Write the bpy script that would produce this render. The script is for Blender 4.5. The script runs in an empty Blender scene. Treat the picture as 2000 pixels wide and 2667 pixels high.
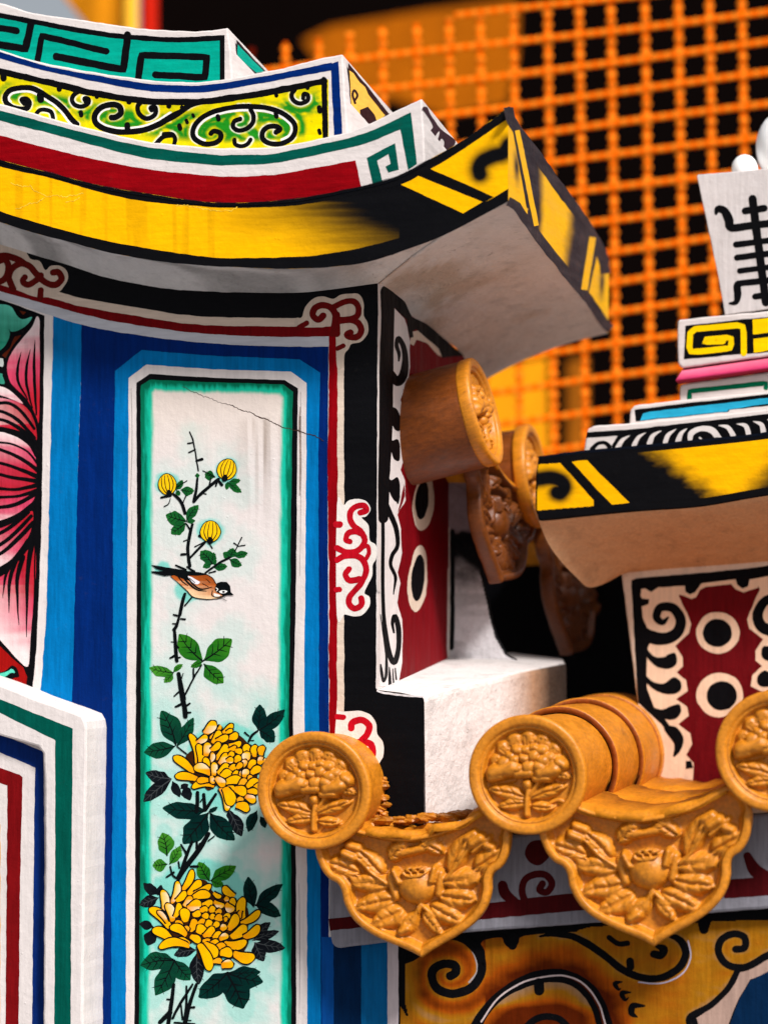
import bpy, math, random
import numpy as np
from mathutils import Vector, Matrix
from mathutils.geometry import tessellate_polygon
random.seed(7)
C = bpy.context.scene.collection
sc = bpy.context.scene
R = math.radians
# ------------------------------------------------------------------ camera
PITCH = R(1.5)
CAM = np.array([0.0, -4.0, 0.0])
FP = 8000.0                                   # focal length in photo pixels
cd = bpy.data.cameras.new('camera'); co = bpy.data.objects.new('camera', cd); C.objects.link(co)
co.location = CAM; co.rotation_euler = (R(90)+PITCH, 0, 0)
cd.sensor_fit = 'VERTICAL'; cd.sensor_height = 24.0; cd.lens = 24.0*FP/2667.0
cd.clip_start = 0.05; cd.clip_end = 500
cd.dof.use_dof = True; cd.dof.focus_distance = 4.03; cd.dof.aperture_fstop = 1.5; cd.dof.aperture_blades = 0
sc.camera = co
# ------------------------------------------------------------------ light
SUN_TO = Vector((0.50, -0.84, 1.02)).normalized()
w = bpy.data.worlds.new("World"); sc.world = w; w.use_nodes = True
nt = w.node_tree; nt.nodes.clear()
sky = nt.nodes.new('ShaderNodeTexSky'); sky.sky_type = 'NISHITA'; sky.sun_disc = False
sky.sun_elevation = math.asin(SUN_TO.z); sky.sun_rotation = math.atan2(SUN_TO.x, SUN_TO.y)
sky.air_density = 1.0; sky.dust_density = 3.0
hs = nt.nodes.new('ShaderNodeHueSaturation'); hs.inputs['Saturation'].default_value = 0.35
bg = nt.nodes.new('ShaderNodeBackground'); bg.inputs['Strength'].default_value = 0.058
ow = nt.nodes.new('ShaderNodeOutputWorld')
nt.links.new(sky.outputs[0], hs.inputs['Color']); nt.links.new(hs.outputs[0], bg.inputs[0]); nt.links.new(bg.outputs[0], ow.inputs[0])
sl = bpy.data.lights.new('sun', 'SUN'); sl.energy = 2.95; sl.angle = R(11); sl.color = (1.0, 0.975, 0.955)
so = bpy.data.objects.new('sun', sl); C.objects.link(so); so.rotation_euler = SUN_TO.to_track_quat('Z', 'Y').to_euler(); so.location = (2, -4, 6)
vs = sc.view_settings
vs.view_transform = 'Standard'; vs.look = 'None'; vs.gamma = 1.0; vs.use_curve_mapping = False; vs.exposure = 0.68

# ------------------------------------------------------------------ maths
up = np.array([0, -math.sin(PITCH), math.cos(PITCH)]); fw = np.array([0, math.cos(PITCH), math.sin(PITCH)])
def rays(p):
    p = np.asarray(p, float).reshape(-1, 2)
    return fw[None] + np.outer((p[:, 0]-1000)/FP, [1, 0, 0]) + np.outer((1333.5-p[:, 1])/FP, up)
PHI = R(15)
E1 = np.array([math.cos(PHI), -math.sin(PHI), 0.]); E2 = np.array([math.sin(PHI), math.cos(PHI), 0.]); EZ = np.array([0, 0, 1.])
P0 = CAM + rays([(984, 1542)])[0]*4.0; P0[2] = 0
class Pl:
    """a plane surface of the building; hit() finds the points of it seen at photo pixels"""
    def __init__(s, p, n): s.p = np.array(p, float); s.n = np.array(n, float)/np.linalg.norm(n)
    def hit(s, pts, off=0.0):
        d = rays(pts); q = s.p + s.n*(off*.35)
        t = ((q-CAM) @ s.n)/(d @ s.n)
        return CAM + d*t[:, None]
def FR(v): return Pl(P0+E2*v, -E2)            # faces the front, v metres behind the corner
def SI(u): return Pl(P0+E1*u, E1)             # faces the side, u metres right of the corner
def uv(P): P = np.asarray(P)-P0; return P @ E1, P @ E2
def q(ox, oy, s): return lambda L: [((a[0]/s+ox, a[1]/s+oy)+tuple(a[2:])) for a in L]
def S(r, g, b):
    f = lambda c: (c/255/12.92) if c/255 <= .04045 else ((c/255+.055)/1.055)**2.4
    return np.array([f(r), f(g), f(b)])
_rs = np.random.RandomState(3); _T = _rs.rand(256, 256)
def vnoise(x, y):
    x = np.asarray(x, float); y = np.asarray(y, float)
    xi = np.floor(x).astype(int); yi = np.floor(y).astype(int); fx = x-xi; fy = y-yi
    fx = fx*fx*(3-2*fx); fy = fy*fy*(3-2*fy)
    g = lambda a, b: _T[a % 256, b % 256]
    return (g(xi, yi)*(1-fx)+g(xi+1, yi)*fx)*(1-fy)+(g(xi, yi+1)*(1-fx)+g(xi+1, yi+1)*fx)*fy
def fbm(x, y): return vnoise(x, y)*.55+vnoise(x*2.1+7, y*2.1+3)*.3+vnoise(x*4.3+1, y*4.3+9)*.15
def sst(a, b, x): t = np.clip((x-a)/(b-a), 0, 1); return t*t*(3-2*t)
def cat(P, n=6, closed=False):
    P = np.asarray(P, float); N = len(P)
    if N < 3 and not closed: 
        t = np.linspace(0, 1, n+1)[:, None]; return P[0]*(1-t)+P[1]*t
    out = []
    for i in range(N if closed else N-1):
        if closed: a, b, c, d = P[(i-1) % N], P[i], P[(i+1) % N], P[(i+2) % N]
        else: a, b, c, d = P[max(i-1, 0)], P[i], P[i+1], P[min(i+2, N-1)]
        for t in np.arange(n)/n:
            out.append(.5*((2*b)+(c-a)*t+(2*a-5*b+4*c-d)*t*t+(3*b-a-3*c+d)*t**3))
    if not closed: out.append(P[-1])
    return np.array(out)
def resamp(P, step=10, closed=True):
    P = np.asarray(P, float); out = []
    N = len(P)
    for i in range(N if closed else N-1):
        a, b = P[i], P[(i+1) % N]; L = np.hypot(*(b-a)[:2]); k = max(1, int(L/step))
        for j in range(k): out.append(a+(b-a)*j/k)
    if not closed: out.append(P[-1])
    return np.array(out)
def wob(P, amp=1.0, f=.045):
    P = np.array(P, float)
    P[:, 0] += (vnoise(P[:, 0]*f+11, P[:, 1]*f+5)-.5)*2*amp+(vnoise(P[:, 0]*.21, P[:, 1]*.21)-.5)*amp
    P[:, 1] += (vnoise(P[:, 0]*f+31, P[:, 1]*f+45)-.5)*2*amp+(vnoise(P[:, 0]*.23+4, P[:, 1]*.23)-.5)*amp
    return P
def curve(P):                                  # y as a smooth function of x through points
    P = cat(sorted(P), 8); P = P[np.argsort(P[:, 0])]
    return lambda x: np.interp(x, P[:, 0], P[:, 1])

# ------------------------------------------------------------------ mesh building
class MB:
    def __init__(s): s.v = []; s.c = []; s.f = []; s.n = 0; s.k = 0
    def add(s, V, F, col):
        V = np.asarray(V, float); col = np.asarray(col, float)
        if col.ndim == 1: col = np.repeat(col[None], len(V), 0)
        s.v.append(V); s.c.append(col)
        s.f += [tuple(int(i)+s.n for i in f) for f in F]; s.n += len(V)
    def lay(s): s.k += 1; return s.k*1.2e-5
    def poly(s, pl, pts, col, off=.0005, smooth=False, wobble=.8, n=6, colfn=None):
        P = np.asarray([p[:2] for p in pts], float)
        P = cat(P, n, True) if smooth else resamp(P, 9)
        if wobble: P = wob(P, wobble)
        tri = tessellate_polygon([[Vector((a, b, 0)) for a, b in P]])
        s.add(pl.hit(P, off+s.lay()), tri, col if colfn is None else colfn(P[:, 0], P[:, 1]))
    def stroke(s, pl, pts, w, col, off=.0006, smooth=True, n=6, cap=True, wobble=.5):
        A = np.array([(p[0], p[1], (p[2] if len(p) > 2 else w)) for p in pts], float)
        A = cat(A, n) if smooth else resamp(A, 8, False)
        P = A[:, :2]; W = np.maximum(A[:, 2], .6)/2
        if len(P) < 2: return
        T = np.gradient(P, axis=0); T /= np.maximum(np.linalg.norm(T, axis=1), 1e-6)[:, None]
        if cap:
            r0, r1 = W[0], W[-1]; k = 4
            ths = [math.pi/2*(1-i/k) for i in range(k)]
            a = [(P[0]-T[0]*r0*math.sin(t), T[0], r0*math.cos(t)) for t in ths]
            b = [(P[-1]+T[-1]*r1*math.sin(t), T[-1], r1*math.cos(t)) for t in reversed(ths)]
            P = np.vstack([[x[0] for x in a], P, [x[0] for x in b]]); T = np.vstack([[x[1] for x in a], T, [x[1] for x in b]])
            W = np.concatenate([[x[2] for x in a], W, [x[2] for x in b]])
        N = np.stack([-T[:, 1], T[:, 0]], 1)
        Lf = P+N*W[:, None]; Rt = P-N*W[:, None]
        if wobble: Lf = wob(Lf, wobble); Rt = wob(Rt, wobble)
        m = len(P); o = off+s.lay()+np.linspace(0, 1e-5, m)
        V = np.vstack([np.vstack([pl.hit(Lf[i:i+1], o[i]) for i in range(m)]), np.vstack([pl.hit(Rt[i:i+1], o[i]) for i in range(m)])])
        s.add(V, [(i, i+1, m+i+1, m+i) for i in range(m-1)], col)
    def grid(s, pl, fx, fy, nx, ny, colfn, off=.0003, keep=None):
        t, u = np.meshgrid(np.linspace(0, 1, ny), np.linspace(0, 1, nx), indexing='ij')
        X = fx(u, t); Y = fy(u, t); X = X+0*Y; Y = Y+0*X
        x = X.ravel(); y = Y.ravel()
        i = np.arange(ny*nx).reshape(ny, nx)
        F = np.stack([i[:-1, :-1], i[1:, :-1], i[1:, 1:], i[:-1, 1:]], -1).reshape(-1, 4)
        if keep is not None:
            k = keep(x, y); F = F[k[F].all(1)]
        s.add(pl.hit(np.stack([x, y], 1), off), F.tolist(), colfn(x, y))
    def solid(s, pl, pts, wv, col, step=14, wobble=.8, close=True):
        P = resamp([p[:2] for p in pts], step)
        if wobble: P = wob(P, wobble)
        A = pl.hit(P); B = A+np.asarray(wv); n = len(A)
        ar = 0.5*np.sum(P[:, 0]*np.roll(P[:, 1], -1)-np.roll(P[:, 0], -1)*P[:, 1])
        f = list(range(n)); F = [f if ar < 0 else f[::-1]]
        for i in range(n):
            j = (i+1) % n; F.append((i, i+n, j+n, j) if ar < 0 else (j, j+n, i+n, i))
        if close: F.append([k+n for k in (f[::-1] if ar < 0 else f)])
        s.add(np.vstack([A, B]), F, col)
    def split(s, name, mat, parent):            # every piece drawn becomes an object of its own
        st = 0; fi = 0
        for V, Cc in zip(s.v, s.c):
            m = MB(); F = []
            while fi < len(s.f) and s.f[fi][0] < st+len(V): F.append([i-st for i in s.f[fi]]); fi += 1
            m.add(V, F, Cc); m.obj(name, mat, parent); st += len(V)
    def loft(s, rows, col, flip=False, colfn=None):
        m = len(rows[0]); V = np.vstack(rows); F = []
        for r in range(len(rows)-1):
            for i in range(m-1):
                a, b = r*m+i, r*m+i+1; F.append((a, a+m, b+m, b) if flip else (a, b, b+m, a+m))
        s.add(V, F, col if colfn is None else colfn(V))
    def obj(s, name, mat, parent=None, smooth=False, bevel=0, org=None):
        V = np.vstack(s.v); Cc = np.vstack(s.c)
        if org is not None: V = V-np.asarray(org)
        elif parent is not None and 'org' in ORG.get(parent.name, {}): V = V-ORG[parent.name]['org']
        me = bpy.data.meshes.new(name); me.from_pydata(V.tolist(), [], s.f)
        at = me.color_attributes.new('Col', 'FLOAT_COLOR', 'POINT')
        at.data.foreach_set('color', np.hstack([Cc, np.ones((len(Cc), 1))]).astype(np.float32).ravel())
        if smooth: me.polygons.foreach_set('use_smooth', [True]*len(me.polygons))
        me.materials.append(mat); me.update()
        o = bpy.data.objects.new(name, me); C.objects.link(o)
        if parent is not None:
            o.parent = parent
            if parent.name in ORG: ORG[o.name] = ORG[parent.name]
        if bevel:
            b = o.modifiers.new('bevel', 'BEVEL'); b.width = bevel; b.segments = 2; b.limit_method = 'ANGLE'; b.angle_limit = R(42)
        return o
ORG = {}
def thing(name, label, cat_, loc, group=None, kind=None):
    o = bpy.data.objects.new(name, None); C.objects.link(o); o.location = loc; o.empty_display_size = .05
    o['label'] = label; o['category'] = cat_
    if group: o['group'] = group
    if kind: o['kind'] = kind
    ORG[o.name] = {'org': np.array(loc, float)}
    return o
def blank(name, parent):                       # a part that only holds sub-parts
    o = bpy.data.objects.new(name, None); C.objects.link(o); o.parent = parent; o.empty_display_size = .02
    ORG[o.name] = ORG[parent.name]; return o

# ------------------------------------------------------------------ materials
def paint(name, rough=.5, streak=(1, 1, 1), var=.22, bump=.5, dirt=.25, col=None, grain=1.0, spec=.4, big=1.0, dirtcol=(.05, .04, .03)):
    m = bpy.data.materials.new(name); m.use_nodes = True; n = m.node_tree.nodes; l = m.node_tree.links
    b = n['Principled BSDF']; tc = n.new('ShaderNodeTexCoord')
    if col is None:
        a = n.new('ShaderNodeAttribute'); a.attribute_name = 'Col'; base = a.outputs['Color']
    else:
        a = n.new('ShaderNodeRGB'); a.outputs[0].default_value = (*col, 1); base = a.outputs[0]
    mp = n.new('ShaderNodeMapping'); mp.inputs['Scale'].default_value = streak; l.new(tc.outputs['Object'], mp.inputs[0])
    def noise(scale, det=4, src=None, rgh=.6):
        t = n.new('ShaderNodeTexNoise'); t.inputs['Scale'].default_value = scale; t.inputs['Detail'].default_value = det; t.inputs['Roughness'].default_value = rgh
        l.new(src if src is not None else tc.outputs['Object'], t.inputs[0]); return t.outputs[0]
    def ramp(x, a0, a1, v0, v1):
        r = n.new('ShaderNodeMapRange'); r.inputs[1].default_value = a0; r.inputs[2].default_value = a1; r.inputs[3].default_value = v0; r.inputs[4].default_value = v1
        l.new(x, r.inputs[0]); return r.outputs[0]
    def math_(op, x, y):
        k = n.new('ShaderNodeMath'); k.operation = op
        for i, z in enumerate((x, y)):
            if isinstance(z, (int, float)): k.inputs[i].default_value = z
            else: l.new(z, k.inputs[i])
        return k.outputs[0]
    st = noise(220, 3, mp.outputs[0]); st2 = noise(60, 4, mp.outputs[0]); fine = noise(900, 2); mid = noise(130, 5); lo = noise(28, 4); patch = noise(14, 5)
    vmul = math_('ADD', ramp(st, .3, .7, 1-var, 1+var*.5), ramp(st2, .3, .7, -var*.4, var*.4))
    vmul = math_('ADD', vmul, ramp(patch, .3, .7, -var*.35, var*.35))
    bw = n.new('ShaderNodeRGBToBW'); l.new(base, bw.inputs[0])
    vmul = math_('ADD', math_('MULTIPLY', math_('SUBTRACT', vmul, 1.0), ramp(bw.outputs[0], .1, .7, 1.0, .34)), 1.0)
    grime = noise(34, 5, mp.outputs[0]); vmul = math_('SUBTRACT', vmul, math_('MULTIPLY', ramp(grime, .54, .76, 0, .22), dirt*1.6))
    mx = n.new('ShaderNodeMix'); mx.data_type = 'RGBA'; mx.blend_type = 'MULTIPLY'; mx.inputs[0].default_value = 1
    cb = n.new('ShaderNodeCombineColor')
    for i in range(3): l.new(vmul, cb.inputs[i])
    l.new(base, mx.inputs[6]); l.new(cb.outputs[0], mx.inputs[7])
    d = n.new('ShaderNodeMix'); d.data_type = 'RGBA'; d.inputs[7].default_value = (*dirtcol, 1)
    sp = math_('MAXIMUM', math_('MULTIPLY', ramp(mid, .60, .74, 0, 1), ramp(patch, .48, .66, 0, 1)), math_('MULTIPLY', ramp(fine, .72, .80, 0, .8), ramp(lo, .5, .6, 0, 1)))
    l.new(math_('MULTIPLY', sp, dirt), d.inputs[0]); l.new(mx.outputs[2], d.inputs[6])
    l.new(d.outputs[2], b.inputs['Base Color'])
    l.new(ramp(st2, .3, .7, rough-.1, rough+.14), b.inputs['Roughness']); b.inputs['Specular IOR Level'].default_value = spec
    h = math_('ADD', math_('MULTIPLY', fine, .16*grain), math_('MULTIPLY', mid, .5))
    h = math_('ADD', h, math_('MULTIPLY', st, .30)); h = math_('ADD', h, math_('MULTIPLY', lo, 2.2*big))
    # small lumps left in the plaster
    vo = n.new('ShaderNodeTexVoronoi'); vo.inputs['Scale'].default_value = 70; l.new(tc.outputs['Object'], vo.inputs[0])
    h = math_('ADD', h, math_('MULTIPLY', ramp(vo.outputs['Distance'], .0, .13, 1, 0), math_('MULTIPLY', ramp(patch, .5, .6, 0, .55), grain)))
    bp = n.new('ShaderNodeBump'); bp.inputs['Strength'].default_value = bump; bp.inputs['Distance'].default_value = .0022
    l.new(h, bp.inputs['Height']); l.new(bp.outputs[0], b.inputs['Normal'])
    return m
VS, HS = (1, 1, .09), (.12, .12, 1)
M_V = paint('painted_plaster_upright_strokes', .55, VS, spec=.04, bump=.34)
M_H = paint('painted_plaster_level_strokes', .55, HS, spec=.04, bump=.36)
M_G = paint('gloss_paint', .38, HS, var=.15, dirt=.12, bump=.3, spec=.07)
M_PLAIN = paint('bare_plaster', .8, (1, 1, 1), var=.16, bump=.8, dirt=.7, spec=.1, grain=1.6, big=1.3, dirtcol=(.13, .085, .06))
M_PANEL = paint('panel_paint', .55, VS, var=.07, bump=.36, dirt=.10, big=.8, spec=.03)
M_GOLD = paint('gold_ochre_glaze', .43, (1, 1, .4), var=.30, bump=.4, dirt=.65, spec=.42, big=.5, grain=.7, dirtcol=(.12, .03, .004))
M_TROUGH = paint('weathered_ochre', .62, (1, 1, .4), var=.28, bump=.5, dirt=.8, spec=.15, big=.8, dirtcol=(.10, .03, .006))
M_NET = paint('orange_net_cord', .6, (1, 1, 1), var=.1, bump=.2, dirt=0, spec=.0)
M_DARK = paint('dark_shade_boards', .9, VS, var=.3, bump=.2, dirt=.0, spec=.02)
def add_translucency(m, f=.5):
    n = m.node_tree.nodes; l = m.node_tree.links; b = n['Principled BSDF']; o = n['Material Output']; t = n.new('ShaderNodeBsdfTranslucent'); x = n.new('ShaderNodeMixShader'); x.inputs[0].default_value = f
    l.new(b.inputs['Base Color'].links[0].from_socket, t.inputs['Color']); l.new(b.outputs[0], x.inputs[1]); l.new(t.outputs[0], x.inputs[2]); l.new(x.outputs[0], o.inputs['Surface'])
add_translucency(M_NET, .12)
WHITE = S(222, 212, 208); CREAM = S(218, 197, 178); BLACK = np.array([.003, .003, .004]); RED = S(142, 2, 12); DRED = S(92, 16, 16)
NAVY = S(0, 36, 104); BLUE = S(0, 112, 176); GREEN = S(0, 82, 70); TEAL = S(0, 160, 138); YEL = S(252, 184, 0); GOLD = S(208, 128, 24)
# ------------------------------------------------------------------ the ground
mb = MB(); mb.add([(-300, -300, -5.2), (300, -300, -5.2), (300, 300, -5.2), (-300, 300, -5.2)], [(0, 1, 2, 3)], S(134, 131, 132))
g = mb.obj('ground', M_PLAIN); g['kind'] = 'structure'

# ================================================================== upper left roof ridge
c1 = q(0, 0, 2.37); c2 = q(600, 100, 2.37); c3 = q(1000, 200, 2.37)
V_EAVE, V_RED, V_SCR, V_MEA = -.10, -.085, -.062, -.04
PE = FR(V_EAVE); U_EAVE = uv(PE.hit([(1323, 400)]))[0][0]; PS = SI(U_EAVE)
ridge = thing('roof_ridge', 'upswept roof end with yellow and black eave below three stacked painted courses', 'roof', P0+np.array([-.3, .1, .45]))
eT = curve([(-170, 362), (-80, 392), (0, 416), (127, 449), (270, 485), (397, 506), (523, 525), (624, 528), (769, 518), (938, 486), (1035, 459), (1127, 410), (1212, 361), (1323, 280)])
eB = curve([(-170, 516), (-80, 551), (0, 578), (95, 608), (165, 625), (266, 653), (380, 675), (500, 689), (600, 695), (769, 700), (938, 686), (1064, 648), (1170, 606), (1323, 524)])
sT = [(1323, 280), (1359, 335), (1409, 400), (1456, 470), (1506, 537), (1548, 601), (1576, 656), (1585, 706)]
sB = [(1323, 524), (1363, 582), (1418, 656), (1468, 719), (1527, 791), (1567, 850), (1583, 868)]
xs = np.linspace(-170, 1323, 120)
mb = MB()
def eave_col(x, y):
    t = (y-eT(x))/(eB(x)-eT(x))
    k = fbm(x*.02, y*.05)
    # airbrushed black: creeps in from the right of the middle
    kk = fbm(x*.006, y*.10)
    a = sst(600, 960, x-(t-.35)*250+(kk-.5)*70)
    a = np.maximum(a, sst(470, 800, x+(kk-.5)*50)*sst(.7, .15, t)*.6)
    a = np.where(x > 1040, 1, a)
    # small black swirl near the corner
    sw = np.array(c3([(770, 420), (735, 470), (670, 490), (610, 520), (585, 560), (590, 600)])); dd = np.full(x.shape, 1e9)
    for i, (px, py) in enumerate(cat(sw, 5)):
        dd = np.minimum(dd, np.hypot(x-px, y-py)-6)
    s_ = np.exp(-np.maximum(dd, 0)**2/(2*15**2))*1.15
    cb = np.where((x > 1118) & (x+(y-441)*-1.75 > 1118+0), np.clip(s_, 0, 1), a)
    stain = .16*sst(.55, .8, vnoise(x*.09, y*.004))*(x < 560)
    yc = YEL[None]*(1-stain)[:, None]*(1+.10*(fbm(x*.06, y*.25)-.5))[:, None]
    return yc*(1-cb)[:, None]+BLACK[None]*cb[:, None]
mb.grid(PE, lambda u, t: -170+1493*u, lambda u, t: eT(-170+1493*u)*(1-t)+eB(-170+1493*u)*t, 620, 70, eave_col, off=0)
# side fascia
cT = cat(sT, 8); cB = cat(sB, 8); tt = np.linspace(0, 1, 160)
def along(P, t):
    L = np.concatenate([[0], np.cumsum(np.hypot(*np.diff(P, axis=0).T))]); L /= L[-1]
    return np.stack([np.interp(t, L, P[:, 0]), np.interp(t, L, P[:, 1])], -1)
def side_col(x, y):
    return _sidecol
s_, t_ = np.meshgrid(tt, np.linspace(0, 1, 40)); A = along(cT, s_.ravel()); B = along(cB, s_.ravel()); tv = t_.ravel()[:, None]
XY = A*(1-tv)+B*tv; sv, tv = s_.ravel(), t_.ravel()
k = fbm(XY[:, 0]*.03, XY[:, 1]*.03); s2 = sv-(tv-.5)*.11*(1-2*sv)+(k-.5)*.04
blk = np.maximum(sst(.30, .24, s2)*(s2 > .18), 0)
bl = np.where(s2 < .18, 0, np.maximum(sst(.36, .28, s2), sst(.52, .62, s2)))
bl = np.where(s2 > .80, 0, bl)
bl = np.maximum(bl, np.exp(-(((sv-.085)/.03)**2+((tv-.5)/.16)**2))); bl = np.maximum(bl, np.exp(-(((sv-.90)/.03)**2+((tv-.45)/.2)**2)))
bl = np.clip(bl, 0, 1)[:, None]
PURP = np.array([.016, .010, .014])
_c = YEL[None]*.92*(1-bl)+PURP[None]*bl
ny, nx = 40, 160; idx = np.arange(ny*nx).reshape(ny, nx)
F = np.stack([idx[:-1, :-1], idx[1:, :-1], idx[1:, 1:], idx[:-1, 1:]], -1).reshape(-1, 4)
mb.add(PS.hit(XY), F.tolist(), _c)
# top and back of the slab
ft = PE.hit(np.stack([xs, eT(xs)], 1)); stp = PS.hit(along(cT, np.linspace(0, 1, 40)))
mb.loft([ft+(stp[j]-stp[0]) for j in range(0, 40, 3)], BLACK)
eave = mb.obj('eave', M_G, ridge)
M_LIP = paint('wet_black_gloss', .16, HS, var=.1, dirt=.0, bump=.5, spec=.6)
# crisp black edges and slanted bars on the eave
def band(mb, pl, fa, fb_, x0, x1, col, off=.0006, n=160, amp=.9):
    X = np.linspace(x0, x1, n); a = wob(np.stack([X, fa(X)], 1), amp); b = wob(np.stack([X, fb_(X)], 1), amp)
    o = off+mb.lay(); mb.add(np.vstack([pl.hit(a, o), pl.hit(b, o)]), [(i, i+1, n+i+1, n+i) for i in range(n-1)], col)
mb = MB()
e1 = curve([(-170, 380), (0, 433), (127, 462), (270, 502), (382, 525), (549, 539), (600, 541), (769, 535), (938, 505), (1035, 484), (1119, 441), (1212, 385), (1300, 324), (1323, 309)])
e2 = curve([(-170, 487), (0, 550), (158, 597), (316, 635), (500, 664), (600, 672), (811, 666), (980, 636), (1106, 596), (1207, 556), (1323, 492)])
band(mb, PE, eT, e1, -170, 1323, BLACK); band(mb, PE, e2, eB, -170, 1323, BLACK)
mb.obj('edge_line', M_G, eave)
mb = MB()
mb.poly(PE, [(1035, 459), (1060, 446), (1121, 440), (1285, 512), (1256, 530), (1207, 556), (1039, 481), (1030, 470)], BLACK)
mb.poly(PE, c3([(205, 608), (283, 572), (665, 735), (607, 770)]), BLACK, wobble=.6)
mb.poly(PE, c3([(92, 660), (207, 610), (607, 772), (488, 842)]), YEL, wobble=.6)
mb.obj('slanted_bar', M_G, eave)
mb = MB()
for P, wd in ((sT, 26), (sB, 24)):
    P = cat(P, 6); i0 = 0
    off_ = np.array([-9, 7]) if P is not None and wd == 26 else np.array([6, -10])
    mb.stroke(PS, [tuple(p+off_*(1 if i > 2 else i/3)) for i, p in enumerate(P)], wd, PURP, smooth=False, cap=False, wobble=1.6)
mb.stroke(PS, c3([(770, 195), (768, 240)]), 10, PURP)
for a in (((800, 300), (890, 800)), ((1315, 1045), (1250, 1340))): mb.stroke(PS, c3(a), 9, PURP, smooth=False)
for a in (((822, 330), (940, 920)),): mb.stroke(PS, c3(a), 13, YEL*.92, smooth=False, cap=False)
mb.stroke(PS, c3(((1287, 990), (1235, 1315))), 17, YEL*.92, smooth=False, cap=False)
mb.obj('edge_line', M_G, eave)
mb = MB()   # cracked paint on the yellow eave
for L in (c1([(70, 1130), (140, 1150), (190, 1148), (215, 1180), (260, 1195), (300, 1215), (350, 1205), (400, 1215), (470, 1205), (515, 1190)]), c1([(100, 1290), (150, 1275), (190, 1255), (240, 1245), (280, 1220)]), c1([(1090, 1265), (1180, 1272), (1260, 1290), (1340, 1300), (1420, 1300), (1465, 1280)]), c1([(410, 1250), (460, 1235), (495, 1220)])):
    P = resamp(np.array([(a, b, 1.6) for a, b in L]), 4, False); P[:, 1] += (vnoise(P[:, 0]*.3, P[:, 1]*.3)-.5)*6; P[:, 2] = .6+2.4*vnoise(P[:, 0]*.2, P[:, 1]*.2); mb.stroke(PE, [tuple(p) for p in P], 1, S(252, 206, 60), off=.0007, smooth=False, wobble=.4)
mb.split('paint_crack', M_PLAIN, eave)
# soffit: from the eave edge to the wall top
wF = curve([(-170, 590), (0, 637), (70, 658), (174, 689), (272, 721), (380, 743), (500, 757), (750, 763), (870, 753), (961, 741), (985, 738)])
sW = [(984, 738), (1012, 753), (1054, 787), (1072, 823), (1112, 845), (1151, 878), (1205, 925), (1240, 1002)]
PF, PW = FR(0), SI(0)
xw = np.linspace(-170, 984, 120)
Ea = np.vstack([PE.hit(np.stack([xs, eB(xs)], 1)), PS.hit(along(cat(sB, 8), np.linspace(0, 1, 50)))])
Wa = np.vstack([PF.hit(np.stack([xw, wF(xw)], 1)), PW.hit(along(cat(sW, 8), np.linspace(0, 1, 50)))])
rows = []
for t in np.linspace(0, 1, 14):
    r_ = Ea*(1-t)+Wa*t; r_ = r_+EZ*(.010*math.sin(math.pi*t)); 
    r_ += EZ[None]*((fbm(r_[:, 0]*22+t*3, r_[:, 1]*22)-.5)*.004*math.sin(math.pi*t))[:, None]; rows.append(r_)
mb = MB(); 
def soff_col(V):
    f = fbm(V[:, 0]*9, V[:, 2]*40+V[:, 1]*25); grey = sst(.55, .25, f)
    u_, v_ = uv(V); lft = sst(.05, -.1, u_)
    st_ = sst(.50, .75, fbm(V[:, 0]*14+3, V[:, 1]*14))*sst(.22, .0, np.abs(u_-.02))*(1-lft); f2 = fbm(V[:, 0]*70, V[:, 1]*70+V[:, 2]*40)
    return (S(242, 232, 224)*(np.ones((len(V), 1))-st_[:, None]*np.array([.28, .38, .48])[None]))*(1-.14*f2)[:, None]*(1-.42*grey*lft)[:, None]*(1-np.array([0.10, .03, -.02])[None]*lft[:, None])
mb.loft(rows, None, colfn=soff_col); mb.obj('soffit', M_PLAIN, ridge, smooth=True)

def course(name, v, top, x1, botx, botf, D, kd, side_pl_pts=None, corner=None):
    """one raised band of the ridge: front face between two curves, extruded back"""
    pl = FR(v); X = np.linspace(-170, x1, 90)
    pts = [(x, top(x)) for x in X]+list(corner)+[(x, botf(x)+14) for x in np.linspace(botx, -170, 90)]
    mb = MB(); mb.solid(pl, pts, E2*D-EZ*kd*D, WHITE*.97, step=14, wobble=1.0)
    return mb.obj(name, M_H, ridge, bevel=.0022)
# red and green course
rT = curve([(-170, 215), (0, 268), (169, 317), (253, 338), (380, 367), (549, 384), (600, 385), (700, 383), (769, 373), (916, 340), (1001, 302), (1098, 256)])
red = course('stepped_course', V_RED, rT, 1098, 1107, eT, .24, .15, corner=[(1103, 340), (1107, 430)]); PR = FR(V_RED)
g1 = curve([(-170, 236), (0, 287), (127, 321), (253, 354), (380, 382), (549, 402), (600, 404), (700, 402), (769, 389), (938, 351), (1070, 292)])
g2 = curve([(-170, 262), (0, 314), (127, 346), (253, 380), (380, 411), (549, 429), (600, 430), (700, 426), (769, 414), (938, 378), (1046, 335)])
r1 = curve([(-170, 300), (0, 352), (127, 386), (253, 416), (380, 440), (549, 458), (600, 460), (700, 456), (769, 446), (926, 418)])
mb = MB(); band(mb, PR, g1, g2, -170, 1046, GREEN); mb.poly(PR, [(1040, 306), (1070, 292), (1086, 427), (1063, 442), (1042, 335)], GREEN)
mb.poly(PR, c2([(840, 740), (1015, 645), (1040, 810), (975, 828), (955, 790), (990, 775), (975, 715), (905, 755), (938, 885), (880, 905)]), GREEN)
mb.obj('painted_key_line', M_H, red)
mb = MB(); band(mb, PR, r1, lambda x: eT(x)+4, -170, 926, RED); mb.poly(PR, [(920, 420), (926, 418), (942, 494), (920, 500)], RED); mb.obj('painted_band', M_H, red)
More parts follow.
